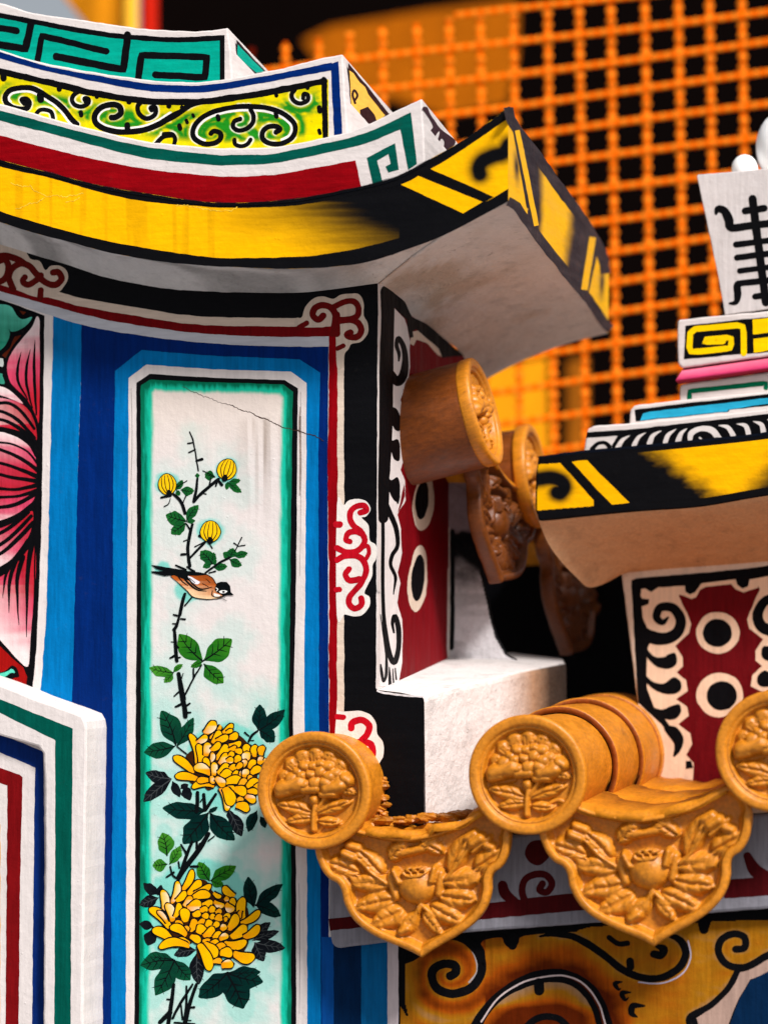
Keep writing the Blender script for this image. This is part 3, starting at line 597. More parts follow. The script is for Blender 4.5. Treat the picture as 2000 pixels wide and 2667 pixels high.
# buds
YB = S(250, 196, 14)
def bud(cx, cy, rx, ry, ang, name='painted_bud'):
    mb = MB(); ca, sa = math.cos(ang), math.sin(ang)
    def T(u, v): return (cx+ca*u*rx-sa*v*ry, cy+sa*u*rx+ca*v*ry)
    o = [T(0, 1), T(-.6, .82), T(-.98, .3), T(-.95, -.25), T(-.6, -.75), T(-.1, -.98), T(.35, -.9), T(.75, -.55), T(.98, 0), T(.8, .55), T(.4, .9)]
    mb.poly(PF, [T(u*1.1, v*1.08) for u, v in [(0, 1), (-.6, .82), (-.98, .3), (-.95, -.25), (-.6, -.75), (-.1, -.98), (.35, -.9), (.75, -.55), (.98, 0), (.8, .55), (.4, .9)]], INK, off=.0032, smooth=True)
    mb.poly(PF, o, None, off=.0033, smooth=True, colfn=lambda x, y: YB[None]*(.9+.2*vnoise(x*.2, y*.2))[:, None])
    for k in (-.62, -.25, .2, .6): mb.stroke(PF, [T(k*.35, .95)+(2.6,), T(k*1.05, .2)+(2.4,), T(k*.95, -.5)+(2,), T(k*.62, -.9)+(1.2,)], 2, INK, off=.0036)
    mb.poly(PF, [T(-.3, 1), T(-.1, .55), T(.2, .6), T(.35, 1), T(0, 1.25)], INK, off=.0038, smooth=True)
    return mb.obj(name, M_PANEL, panel)
bud(437, 1261, 23, 27, -.15); bud(592, 1222, 24, 27, .28); bud(549, 1384, 26, 27, .10)
# chrysanthemums
def chrys(cf, sc_, PET, seed):
    rr = random.Random(seed); mb = MB(); off = .0034; OR = S(234, 136, 8); PALE = S(244, 166, 24)
    pts = np.array([cf([(p[0], p[1])])[0] for p in PET]+[cf([(p[2], p[3])])[0] for p in PET]); c = pts.mean(0)
    hull = []
    for k in range(28):
        an = 2*math.pi*k/28; dvec = np.array([math.cos(an), math.sin(an)]); pr = (pts-c)@dvec; cs = np.abs((pts-c)@np.array([-dvec[1], dvec[0]])); m_ = pr[cs < 40]
        hull.append(tuple(c+dvec*(max(m_.max() if len(m_) else 30, 30)*.80)))
    mb.poly(PF, hull, S(58, 28, 8), off=off, smooth=True)
    for p in PET:
        b = np.array(cf([(p[0], p[1])])[0]); t = np.array(cf([(p[2], p[3])])[0]); wd = p[4]/sc_; kind = p[5] if len(p) > 5 else 'Y'
        v = t-b; L = max(np.hypot(*v), 3); e = v/L; nn = np.array([-e[1], e[0]]); out = (b+t)/2-c; sg = 1 if (nn@out) > 0 else -1
        bend = (p[6] if len(p) > 6 else rr.uniform(.03, .12))*L*(-sg if L > 20 else 0)
        def shape(gr, k0=0):
            prof = [(-.02, .50), (.2, .74), (.45, .95), (.7, 1.0), (.88, .82), (.98, .48)]
            s1 = [b+e*(L*k)+nn*(wd/2*h+gr)+nn*bend*math.sin(math.pi*min(max(k, 0), 1)) for k, h in prof]
            s2 = [b+e*(L*k)-nn*(wd/2*h+gr)+nn*bend*math.sin(math.pi*min(max(k, 0), 1)) for k, h in prof]
            return s1+[t+e*gr+e*wd*.06]+s2[::-1]
        mb.poly(PF, shape(3.6), INK, off=off, smooth=True, n=4, wobble=.3)
        rnd = rr.random()
        def cfun(x, y):
            k = ((x-b[0])*e[0]+(y-b[1])*e[1])/L; s_ = ((x-b[0])*nn[0]+(y-b[1])*nn[1])/wd*sg
            o = np.clip(sst(.45, .0, k)*(.2+.7*rnd)+sst(.2, .5, s_)*.25*rnd, 0, 1)
            if kind == 'O': o = np.full(x.shape, .5)
            col = YEL[None]*(1-o)[:, None]+OR[None]*o[:, None]
            if kind == 'P': col = np.repeat(PALE[None], len(x), 0)
            wt = sst(.36, .5, -s_)*(.6 if rnd > .8 else 0); return col*(1-wt)[:, None]+S(250, 240, 226)[None]*wt[:, None]
        mb.poly(PF, shape(-.35), None, off=off, smooth=True, n=4, wobble=.25, colfn=cfun)
    return mb.obj('painted_chrysanthemum', M_PANEL, panel)
cF1 = q(440, 1860, 5.184); cF2 = q(360, 2240, 4.879)
F1 = [(380, 650, 290, 270, 95, 'Y', .10), (330, 780, 75, 575, 110, 'Y', .05), (390, 880, 95, 835, 105), (600, 965, 320, 985, 95, 'Y', .16), (540, 890, 385, 900, 85, 'O'), (700, 160, 560, 330, 70, 'P'), (490, 260, 625, 105, 125), (385, 385, 515, 295, 90), (595, 385, 690, 230, 100), (735, 250, 862, 140, 75), (775, 250, 860, 215, 55), (810, 320, 930, 270, 95), (640, 365, 800, 300, 90), (430, 660, 400, 410, 100), (500, 560, 530, 390, 110), (575, 490, 690, 390, 85), (640, 600, 785, 420, 115), (820, 420, 975, 385, 85), (810, 480, 910, 440, 65, 'O'), (560, 650, 595, 520, 70, 'P'), (530, 750, 490, 590, 85), (690, 670, 795, 535, 110), (810, 570, 875, 520, 75), (900, 490, 990, 510, 80), (1120, 520, 1020, 420, 105), (1160, 570, 1165, 420, 90), (1245, 550, 1270, 430, 95, 'O'), (1065, 640, 1055, 510, 120), (890, 640, 965, 570, 90), (780, 640, 870, 610, 85), (1000, 710, 1040, 620, 80, 'P'), (1085, 725, 1170, 625, 85), (1220, 670, 1265, 580, 95, 'O'), (1115, 800, 1245, 725, 100), (1290, 650, 1330, 620, 80), (560, 800, 350, 710, 130, 'Y', .10), (605, 830, 615, 655, 90), (675, 800, 800, 680, 115), (820, 745, 910, 700, 85), (920, 730, 990, 665, 75, 'O'), (710, 850, 850, 790, 125), (865, 840, 940, 775, 75), (960, 830, 1000, 770, 60, 'P'), (1015, 850, 1065, 750, 95), (1080, 890, 1115, 830, 70, 'P'), (765, 920, 985, 890, 115), (955, 970, 1045, 880, 85, 'P'), (1060, 980, 1205, 890, 95), (575, 840, 605, 935, 75, 'P'), (640, 860, 750, 970, 110, 'O'), (1150, 1000, 1260, 980, 90), (790, 990, 895, 1030, 85), (1060, 1050, 1200, 1055, 80), (890, 1010, 1040, 1070, 130), (700, 1010, 790, 1300, 95, 'Y', .12), (760, 1000, 850, 1225, 150), (940, 1130, 985, 1190, 100, 'P'), (1040, 1110, 1165, 1180, 105), (915, 1230, 1080, 1290, 120, 'Y', .12)]
F2 = [(565, 380, 692, 130, 85), (430, 540, 505, 275, 85), (330, 690, 315, 385, 105), (395, 850, 155, 615, 120, 'Y', .10), (370, 790, 250, 650, 60, 'O'), (440, 770, 370, 555, 105), (640, 430, 795, 265, 105), (715, 425, 925, 320, 80), (490, 520, 605, 405, 85), (700, 480, 915, 440, 110, 'Y', -.1), (590, 580, 680, 470, 95, 'O'), (470, 720, 525, 550, 80), (960, 420, 1055, 470, 60), (1220, 455, 1085, 345, 95), (640, 620, 790, 535, 130), (820, 570, 945, 530, 85), (970, 530, 1090, 585, 80), (1100, 510, 1150, 480, 65, 'O'), (1250, 650, 1195, 485, 85), (1340, 770, 1330, 480, 115, 'Y', .1), (1310, 640, 1290, 740, 55, 'O'), (1120, 560, 1215, 640, 105), (1320, 800, 1545, 650, 90, 'Y', -.08), (600, 780, 580, 620, 125), (700, 700, 795, 665, 85), (790, 640, 885, 620, 80), (910, 650, 975, 605, 85), (990, 670, 1060, 640, 70, 'O'), (820, 720, 895, 700, 80), (920, 740, 975, 700, 75), (985, 765, 1075, 720, 95, 'O'), (1165, 780, 1125, 680, 95), (1150, 880, 1255, 695, 115, 'Y', -.08), (1110, 780, 1120, 725, 50, 'O'), (660, 900, 725, 755, 105, 'O'), (770, 810, 855, 770, 85, 'O'), (870, 840, 930, 775, 90), (960, 850, 1025, 795, 75), (1060, 890, 1110, 825, 85), (770, 930, 820, 830, 135), (600, 920, 630, 840, 75, 'P'), (555, 900, 490, 770, 85, 'O'), (610, 950, 415, 850, 110, 'Y', .14), (390, 960, 300, 890, 70, 'O'), (420, 1010, 195, 880, 120, 'Y', .08), (840, 970, 960, 860, 105, 'Y', -.1), (960, 990, 1050, 920, 75), (1040, 1010, 1145, 955, 85), (1190, 980, 1370, 840, 125, 'Y', -.08), (1350, 980, 1540, 840, 105, 'Y', -.1), (1110, 1060, 1375, 1040, 115, 'Y', -.14), (670, 970, 790, 1035, 95), (825, 1030, 925, 1030, 60, 'O'), (920, 1065, 1025, 1045, 85), (650, 1060, 475, 1040, 95), (480, 1070, 390, 1040, 85), (640, 1090, 275, 1105, 110, 'Y', .16), (980, 1120, 1110, 1085, 85, 'O'), (925, 1090, 960, 1140, 65, 'O'), (840, 1070, 1000, 1220, 140, 'Y', .06), (785, 1080, 915, 1395, 125), (1050, 1180, 1195, 1190, 125), (1225, 1190, 1475, 1240, 140, 'Y', -.12), (960, 1290, 1070, 1290, 75, 'P'), (1065, 1345, 1205, 1320, 110)]
chrys(cF1, 5.184, F1, 3); chrys(cF2, 4.879, F2, 5)
# the bird
mb = MB(); BO, BP, BB = S(196, 98, 34), S(244, 206, 160), S(120, 50, 18)
body = c8([(300, 1895), (440, 1888), (560, 1872), (640, 1905), (680, 1965), (735, 2010), (725, 2075), (640, 2092), (560, 2090), (480, 2070), (420, 2010), (360, 1950)])
def bcol(x, y):
    x0, y0 = c8([(350, 1940)])[0]; dx, dy = x-x0, y-y0; k = (dy-.30*dx)/28; n = vnoise(x*.25, y*.25)
    a = sst(.75, -.3, k+(n-.5)*.7)[:, None]; b_ = sst(.0, -1.2, k+(n-.5)*.8)[:, None]; c_ = BP[None]*(1-a)+BO[None]*a; return c_*(1-b_*.6)+BB[None]*b_*.6
mb.poly(PF, body, INK, off=.0038, smooth=True); B2 = np.array(body); cc = B2.mean(0)
mb.poly(PF, [tuple(cc+(p-cc)*(1-2.6/np.hypot(*(p-cc)))) for p in B2], None, off=.0038, smooth=True, colfn=bcol)
mb.poly(PF, c8([(138, 1803), (180, 1808), (262, 1825), (420, 1852), (545, 1868), (610, 1888), (520, 1896), (440, 1892), (460, 1940), (400, 1920), (330, 1892), (250, 1898), (150, 1872), (140, 1858), (240, 1855), (185, 1838)]), INK, off=.004)
for L in ([(440, 1895, 10), (475, 1955, 14), (550, 2005, 12), (640, 1988, 5)], [(395, 1900, 10), (450, 1960, 16), (520, 2010, 12), (595, 2022, 5)], [(360, 1900, 8), (400, 1945, 9), (440, 1975, 5)], [(560, 1960, 5), (610, 1985, 5)], [(590, 1920, 3), (625, 1950, 5)], [(645, 2020, 8), (640, 2055, 8), (680, 2075, 6), (715, 2068, 5)], [(700, 2075, 4), (760, 2100, 4)], [(700, 2060, 4), (750, 2075, 4)]):
    mb.stroke(PF, [(a/3.16+350, b/3.16+900, w_/3.16) for a, b, w_ in L], 1, INK, off=.0044)
mb.poly(PF, c8([(440, 1900), (470, 1905), (540, 1945), (520, 1965), (490, 1955), (470, 1940)]), S(236, 232, 236), off=.0045, smooth=True)
mb.stroke(PF, c8([(455, 1915), (500, 1950)]), 2, INK, off=.0047)
mb.poly(PF, c8([(668, 1985), (680, 1955), (715, 1942), (760, 1945), (790, 1980), (795, 2030), (822, 2058), (770, 2056), (735, 2066), (712, 2045), (680, 2030), (665, 2010)]), INK, off=.0048)
mb.poly(PF, c8([(700, 2022), (735, 2012), (768, 2022), (750, 2038), (715, 2038)]), S(240, 238, 234), off=.005, smooth=True); mb.poly(PF, c8([(728, 2020), (745, 2020), (744, 2034), (730, 2034)]), INK, off=.0052, smooth=True)
mb.poly(PF, c8([(655, 2040), (690, 2048), (712, 2060), (690, 2068), (660, 2066)]), S(244, 236, 226), off=.005, smooth=True); mb.stroke(PF, c8([(676, 1995), (690, 2005), (680, 2020)]), 2.2, S(240, 238, 234), off=.0052)
mb.obj('painted_bird', M_PANEL, panel)
mb = MB()   # pencil lines, drips and dents left on the white border
for L, wd, c_ in (([(343, 1010), (345, 1150), (341, 1300)], 1.1, (120, 108, 104)), ([(783, 1020), (785, 1200), (781, 1500)], 1.0, (120, 104, 100)), ([(782, 1060), (781, 1110), (783, 1180), (781, 1290)], 4.5, (150, 132, 122)), ([(783, 1085), (782, 1125)], 5.0, (84, 70, 62)), ([(779, 2300), (781, 2450), (780, 2640)], 1.2, (120, 112, 120)), ([(345, 1330), (343, 1420)], .9, (130, 118, 112))):
    mb.stroke(PF, [(a, b, wd*(.4 if j in (0, len(L)-1) else 1)) for j, (a, b) in enumerate(L)], wd, S(*c_), off=.0016, wobble=.5)
mb.obj('drip_mark', M_PLAIN, panel)
# the crack through the plaster
mb = MB(); ck = c8([(395, 335), (470, 375), (560, 415), (640, 440), (690, 465), (800, 490), (880, 532), (960, 550), (1030, 592), (1080, 600), (1150, 640), (1230, 680), (1300, 690), (1350, 702), (1410, 722), (1480, 738), (1560, 785)])
cw = [1, 1.2, 1.6, 1.0, .9, 1.6, 2.0, 1.6, 2.6, 2.4, 2.0, 2.2, 1.2, 3.0, 2.0, 2.2, 1.2]
P = resamp([(a, b, w_) for (a, b), w_ in zip(ck, cw)], 4, False); P[:, 1] += (vnoise(P[:, 0]*.4, P[:, 0]*0)-.5)*4; P[:, 2] *= .55+.9*vnoise(P[:, 0]*.3, P[:, 1]*.1)
mb.stroke(PF, [tuple(p) for p in P], 1, S(66, 44, 34), off=.0018, smooth=False, wobble=.5); mb.obj('crack', M_PLAIN, panel)

# ---- scroll clouds on the black and cream bands; the upper ones carry the eave's shade in their colour
def clouds(halo, strokes, pl=PF, parent=wall, hc=CREAM*.94, sc_=S(108, 14, 14), off=.0012, nm='painted_cloud'):
    mb = MB(); 
    for H in halo: mb.poly(pl, H, hc, off=off, smooth=True, n=5, wobble=.6)
    o = mb.obj(nm, M_V, parent)
    m2 = MB()
    for L, wd in strokes: m2.stroke(pl, L, wd*1.12, sc_, off=off+.0006, n=7, wobble=.9)
    m2.obj('painted_curl', M_V, parent)
clouds([c11([(55, 475), (75, 425), (120, 420), (150, 335), (215, 260), (300, 237), (390, 258), (455, 225), (540, 215), (615, 222), (655, 300), (655, 400), (690, 470), (690, 560), (630, 630), (550, 650), (525, 690), (490, 740), (480, 830), (425, 850), (400, 500), (300, 505), (100, 505)])],
       [(c11([(305, 405), (262, 440), (215, 400), (235, 340), (300, 312), (370, 335), (410, 395), (405, 470), (385, 560)]), 15), (c11([(400, 330), (480, 290), (560, 280), (608, 330), (600, 400), (540, 435), (440, 440)]), 14), (c11([(440, 455), (540, 440), (610, 470), (635, 530), (600, 585), (540, 590), (510, 570), (540, 550)]), 15), (c11([(420, 400), (420, 560)]), 17), (c11([(95, 510), (160, 470)]), 12), (c11([(430, 690), (478, 668)]), 11)])
clouds([c12([(245, 200), (300, 208), (340, 170), (420, 155), (490, 178), (522, 240), (485, 300), (450, 312), (505, 375), (515, 495), (568, 540), (568, 645), (540, 700), (535, 790), (495, 870), (470, 930), (512, 965), (512, 1040), (450, 1112), (380, 1122), (310, 1106), (245, 1110)])],
       [(c12([(440, 270), (487, 250), (470, 212), (410, 215), (360, 260), (355, 325), (390, 385), (440, 425), (475, 490), (450, 555), (390, 592), (310, 592), (245, 560)]), 14), (c12([(350, 505), (318, 490), (335, 440), (390, 425), (440, 440)]), 13), (c12([(245, 660), (310, 628), (400, 625), (460, 660), (485, 740), (455, 830), (400, 900), (350, 960), (345, 1020), (390, 1058), (445, 1030), (445, 975)]), 14), (c12([(345, 735), (315, 780), (350, 828), (430, 815)]), 14), (c12([(450, 560), (498, 545), (508, 600), (478, 655), (440, 640)]), 10), (c12([(238, 365), (266, 365)]), 16), (c12([(238, 905), (266, 902)]), 13)], hc=S(230, 222, 214), sc_=S(186, 12, 30))
clouds([c13([(540, -40), (545, 0), (600, 8), (680, 3), (745, 28), (780, 80), (788, 145), (825, 200), (825, 280), (800, 330), (780, 420), (540, 420)])],
       [(c13([(628, 110), (635, 75), (690, 58), (738, 95), (725, 150), (690, 190), (745, 205), (762, 260), (750, 300)]), 15), (c13([(690, 190), (655, 195)]), 12), (c13([(540, 38), (578, 42)]), 13)], hc=S(230, 222, 214), sc_=S(186, 12, 30))
clouds([c14([(-560, 60), (-200, 190), (80, 285), (200, 320), (255, 392), (330, 410), (375, 485), (420, 450), (495, 450), (552, 490), (562, 560), (515, 640), (475, 680), (520, 700), (300, 705), (150, 650), (0, 605), (-300, 500), (-560, 400)])],
       [(c14([(440, 505), (485, 505), (510, 560), (460, 605), (385, 590), (310, 525), (250, 455), (180, 430), (110, 470), (75, 550), (110, 640)]), 15), (c14([(210, 545), (190, 580), (240, 605), (310, 560), (340, 530)]), 14), (c14([(-180, 340), (-40, 370), (60, 370), (150, 400), (200, 430)]), 16), (c14([(-40, 430), (40, 400), (75, 470), (40, 560), (-60, 600)]), 15), (c14([(340, 650), (332, 715)]), 14), (c14([(-300, 300), (-200, 420), (-280, 520)]), 15)], hc=S(206, 186, 168), sc_=S(96, 16, 12))

# ---- lotus painting at the left edge
mb = MB(); mb.poly(PF, [(-185, 720), (0, 780), (60, 800), (117, 822), (111, 1250), (108, 1400), (102, 1550), (95, 1700), (84, 1816), (0, 1782), (-185, 1720)], BLACK, off=.0006)
lotus = mb.obj('lotus_panel', M_V, gable)
PKW, PK, PR_ = S(236, 214, 212), S(214, 70, 104), S(188, 30, 44)
def petal(mb, cf, pts, dx, dy, ref, L, smooth=True, off=.0009, r0=.0):
    rx, ry = cf([ref])[0]
    def f(x, y):
        k = ((x-rx)*dx+(y-ry)*dy)/L+.22*(vnoise(x*.07, y*.07)-.5)
        a = sst(r0, r0+.5, k)[:, None]; b_ = sst(r0+.4, r0+1.0, k)[:, None]
        return (PKW[None]*(1-a)+PK[None]*a)*(1-b_)+PR_[None]*b_
    mb.poly(PF, cf(pts), None, off=off, smooth=smooth, n=5, wobble=.5, colfn=f)
mb = MB()
petal(mb, c15, [(395, 265), (425, 300), (428, 450), (428, 700), (428, 950), (425, 1250), (415, 1400), (390, 1330), (300, 1160), (200, 1060), (120, 970), (82, 860), (90, 740), (150, 620), (250, 490), (350, 370)], .35, .94, (200, 420), 190)
petal(mb, c15, [(-420, 900), (-80, 990), (0, 1005), (90, 1040), (180, 1115), (250, 1195), (160, 1160), (60, 1120), (-80, 1080), (-420, 1010)], 0, 1, (0, 1020), 160)
petal(mb, c15, [(-420, 1030), (-80, 1115), (60, 1140), (200, 1180), (300, 1250), (370, 1380), (395, 1500), (385, 1600), (300, 1545), (220, 1490), (100, 1455), (0, 1440), (-80, 1430), (-420, 1400)], .5, .6, (0, 1080), 60)
mb2 = [(-60, 1118), (0, 1125), (30, 1128), (62, 1145), (84, 1170), (95, 1200), (96, 1262), (93, 1290), (80, 1312), (40, 1340), (0, 1356), (-60, 1370)]
def fD(x, y):
    k = np.abs(y-1252)/118+.12*(vnoise(x*.07, y*.07)-.5); a = sst(1.0, .62, k)[:, None]; b_ = sst(.55, .15, k)[:, None]; return (PKW[None]*(1-a)+PK[None]*a)*(1-b_)+PR_[None]*b_
mb.poly(PF, mb2, None, off=.0009, smooth=True, n=5, wobble=.5, colfn=fD)
petal(mb, c16, [(-250, 690), (-70, 612), (60, 575), (180, 512), (280, 462), (308, 480), (298, 600), (250, 720), (160, 850), (60, 935), (-70, 1000), (-250, 1070)], 0.35, -.94, (100, 980), 120)
petal(mb, c16, [(295, 730), (325, 770), (333, 1000), (305, 1350), (280, 1650), (258, 1880), (150, 1800), (60, 1700), (-70, 1560), (-250, 1400), (-250, 1180), (-70, 1100), (60, 1015), (170, 900), (240, 830)], .62, -.78, (20, 1640), 160, r0=.12)
mb.split('painted_petal', M_V, lotus)
mb = MB()
for cf, L in ((c15, [(230, 640, 4), (197, 800, 30), (200, 960, 30), (300, 1150, 12)]), (c15, [(326, 615, 4), (290, 800, 30), (292, 1000, 30), (350, 1240, 14)]), (c15, [(378, 515, 4), (370, 700, 26), (375, 1000, 34), (392, 1310, 18)]), (c15, [(432, 950, 8), (428, 1400, 14)]),
   (c15, [(-300, 1090, 34), (-80, 1180, 34), (100, 1190, 34), (240, 1285, 36), (372, 1460, 30)]), (c15, [(-300, 1180, 34), (-80, 1255, 34), (60, 1290, 36), (220, 1390, 40), (372, 1560, 34)]), (c15, [(-300, 1290, 34), (-80, 1345, 32), (80, 1385, 36), (230, 1470, 44), (380, 1600, 44)]), (c15, [(-200, 1450, 50), (0, 1465, 50), (180, 1515, 60), (330, 1610, 70), (400, 1740, 60)]),
   (c15, [(-300, 1500, 20), (-80, 1590, 22), (140, 1630, 22), (300, 1710, 22), (400, 1830, 26)]), (c15, [(-300, 1560, 30), (-80, 1655, 32), (120, 1725, 36), (280, 1810, 40), (400, 1905, 44)]), (c15, [(-300, 1720, 34), (-80, 1800, 34), (160, 1875, 36), (400, 1970, 50)]), (c15, [(-300, 1900, 34), (-80, 1930, 34), (150, 1985, 36), (400, 2020, 50)]), (c15, [(-300, 2095, 34), (-80, 2095, 34), (180, 2110, 34), (400, 2062, 50)]), (c15, [(-300, 2190, 34), (-80, 2190, 34), (180, 2185, 32), (390, 2122, 44)]),
   (c16, [(-200, 420, 34), (0, 425, 34), (160, 395, 36), (330, 300, 40)]), (c16, [(-200, 590, 50), (0, 590, 50), (150, 520, 50), (310, 400, 50)]), (c16, [(-200, 740, 34), (0, 665, 34), (120, 590, 36), (270, 470, 24)]), (c16, [(-200, 870, 32), (0, 770, 34), (120, 680, 38), (290, 505, 34)]), (c16, [(-200, 940, 30), (0, 855, 32), (130, 750, 40), (305, 570, 44)]), (c16, [(-200, 1100, 60), (0, 1030, 60), (150, 900, 60), (270, 740, 70)]),
   (c16, [(100, 965, 24), (50, 1070, 24), (30, 1260, 3)]), (c16, [(150, 920, 40), (92, 1100, 36), (85, 1390, 4)]), (c16, [(215, 880, 46), (162, 1100, 36), (176, 1500, 4)]), (c16, [(300, 730, 50), (256, 1050, 40), (246, 1610, 6)]), (c16, [(325, 760, 14), (318, 1300, 14)])):
    s_ = 4.1 if cf is c15 else 3.51; mb.stroke(PF, [(a, b, w_/s_) for a, b, w_ in cf(L)], 1, BLACK, off=.0012, wobble=.7)
mb.obj('painted_vein', M_V, lotus)
mb = MB(); TG, TGL = S(0, 110, 84), S(96, 206, 178)
def tcol(x, y): a = sst(.35, .7, fbm(x*.03+3, y*.03)+.0)[:, None]; e = sst(0, 50, y-(790+x*.35))[:, None]; return (TGL[None]*(1-e)+TG[None]*e)*(1-.4*a)+TGL[None]*.35*a
mb.poly(PF, c15([(-420, -20), (-80, 110), (0, 132), (70, 140), (130, 170), (170, 225), (210, 275), (265, 290), (345, 265), (320, 320), (270, 370), (180, 420), (120, 425), (98, 400), (108, 460), (70, 560), (0, 632), (-80, 690), (-420, 700)]), None, off=.0010, smooth=True, colfn=tcol)
mb.poly(PF, c15([(-300, 700), (0, 710), (40, 740), (30, 800), (-60, 770), (-300, 760)]), S(200, 206, 200), off=.0010, smooth=True)
mb.poly(PF, c15([(-300, 860), (0, 870), (30, 900), (50, 980), (-60, 960), (-300, 900)]), None, off=.0010, smooth=True, colfn=tcol)
mb.poly(PF, c15([(210, 198), (285, 215), (250, 245)]), S(96, 36, 14), off=.0010); mb.poly(PF, c15([(160, 480), (235, 460), (150, 560), (60, 710), (25, 680), (110, 600)]), S(88, 30, 12), off=.0010)
mb.poly(PF, c16([(-70, 1640), (10, 1700), (100, 1790), (215, 1890), (252, 1975), (245, 2090), (30, 2015), (-250, 1930), (-250, 1600)]), S(150, 14, 12), off=.0010)
mb.poly(PF, c16([(-250, 1880), (-70, 1925), (40, 1925), (110, 1870), (160, 1900), (180, 1970), (130, 1985), (40, 2030), (-250, 2000)]), BLACK, off=.0012, smooth=True); mb.poly(PF, c16([(-250, 1920), (-60, 1945), (60, 1930), (110, 1900), (142, 1935), (100, 1940), (50, 1975), (-60, 2000), (-250, 1960)]), S(84, 200, 172), off=.0014, smooth=True)
mb.split('painted_leaf', M_V, lotus)

# ---- side wall (red, with rings) round the corner
V_BACK = uv(PW.hit([(1168, 1500)]))[1][0]
mb = MB()
sidepts = [(984, 736)]+sW[1:]+[(1240, 1500), (1190, 1500), (1170, 1560), (1170, 2100), (984, 2250)]
mb.solid(PW, sidepts, -E1*.05, WHITE*.9, step=18, wobble=0); sidew = mb.obj('side_wall', M_V, gable)
mb = MB()
mb.poly(PW, [(1004, 745), (1012, 753), (1054, 787), (1072, 823), (1112, 845), (1151, 878), (1205, 925), (1240, 1002), (1240, 1480), (1166, 1480), (1164, 1690), (1167, 1731), (1142, 1747), (1094, 1769), (1037, 1786), (1020, 1760), (1004, 1400)], S(116, 8, 18), off=.0004, wobble=.8)
mb.obj('painted_field', M_V, sidew)
mb = MB(); WV = S(222, 214, 212)
mb.poly(PW, c11([(875, 290), (930, 355), (1005, 430), (1030, 500), (1050, 620), (1052, 850), (1030, 1000), (970, 1130), (990, 1200), (998, 1310), (968, 1440), (992, 1500), (998, 1640), (975, 1740), (1010, 1830), (1018, 2000), (950, 2110)])+c12([(800, 30), (808, 130), (745, 290), (770, 400), (780, 600), (745, 760), (765, 850), (740, 1010), (780, 1150), (785, 1300), (780, 1500), (750, 1690), (700, 1700), (590, 1700), (600, 1000), (630, 0)])+c11([(865, 1500), (865, 900), (870, 400)]), WV, off=.0008, wobble=.9)
mb.poly(PW, c11([(1070, 545), (1130, 530), (1220, 600), (1322, 690), (1325, 760), (1290, 740), (1200, 640), (1112, 612), (1085, 665), (1050, 645)]), CREAM, off=.0008)
for (cx, cy, rx, ry) in ((1103, 1305, 27, 78), (1088, 1507, 25, 87)):
    mb.poly(PW, [(cx+rx*math.cos(a)*(1+.08*math.sin(3*a))-math.sin(a)*6, cy+ry*math.sin(a)) for a in np.linspace(0, 2*math.pi, 16)[:-1]], CREAM*.95, off=.0008, smooth=True, wobble=1.2)
mb.obj('painted_vine', M_V, sidew)
mb = MB()
mb.poly(PW, c11([(845, 180), (870, 172), (1010, 285), (1070, 415), (1200, 475), (1330, 585), (1520, 750), (1330, 770), (1300, 690), (1110, 520), (1078, 540), (1085, 590), (1055, 600), (1040, 540), (1025, 440), (930, 350), (880, 285), (865, 330)]), BLACK, off=.0010)
mb.stroke(PW, c11([(858, 200, 36), (862, 420, 34), (850, 900, 36), (846, 1400, 34), (830, 1800, 30), (825, 2157, 26)]), 10, BLACK, off=.001, wobble=.7)
fx = lambda L, s_: [(a, b, w_/s_) for a, b, w_ in L]
mb = mb
mbk = mb
def st12(L): mbk.stroke(PW, [(a/3.16+800, b/3.16+1250, w_/3.16) for a, b, w_ in L], 1, BLACK, off=.0011, wobble=.5)
def st11(L): mbk.stroke(PW, [(a/3.318+750, b/3.318+700, w_/3.318) for a, b, w_ in L], 1, BLACK, off=.0011, wobble=.5)
mb.v = [np.vstack(mb.v)]; mb.c = [np.vstack(mb.c)]
st11([(955, 795, 14), (958, 730, 30), (938, 660, 34), (955, 600, 40), (1000, 680, 46), (1012, 800, 56), (995, 920, 76), (945, 975, 80), (895, 900, 50), (872, 830, 16)])
st12([(627, 0, 28), (624, 500, 28), (624, 1000, 30), (645, 1250, 36), (680, 1440, 44), (720, 1500, 44), (752, 1380, 40), (750, 1220, 44), (722, 1120, 40), (702, 1180, 28), (712, 1255, 18)])
st12([(640, 150, 20), (680, 270, 44), (732, 400, 40), (745, 540, 34), (700, 620, 34), (688, 700, 30), (725, 790, 28), (722, 860, 20), (710, 940, 8)])
st12([(604, 1110, 8), (630, 1300, 10), (652, 1450, 20), (650, 1600, 26), (628, 1660, 18), (612, 1580, 26), (606, 1520, 14)]); st12([(676, 1540, 8), (680, 1620, 24), (682, 1685, 26)]); st12([(704, 1555, 8), (712, 1670, 14)]); st12([(724, 1550, 10), (734, 1640, 14)])
st12([(660, -10, 14), (690, 60, 50), (735, 120, 60), (745, 190, 14)]); 
for L in ([(860, 1085), (885, 1180), (942, 1215), (972, 1300), (965, 1400), (915, 1380), (880, 1280), (862, 1180)], [(862, 1440), (900, 1482), (950, 1475), (968, 1550), (962, 1655), (915, 1640), (885, 1560), (864, 1500)], [(850, 1760), (890, 1825), (945, 1800), (970, 1880), (962, 1990), (925, 2010), (885, 1950), (860, 1860)]): mb.poly(PW, c11(L), BLACK, off=.0011, smooth=True)
for (cx, cy, rx, ry) in ((1099, 1303, 17, 50), (1089, 1505, 17, 60)): mb.poly(PW, [(cx+rx*math.cos(a)-math.sin(a)*4, cy+ry*math.sin(a)) for a in np.linspace(0, 2*math.pi, 16)[:-1]], BLACK, off=.0012, smooth=True, wobble=1.0)
mb.obj('painted_scroll', M_V, sidew)
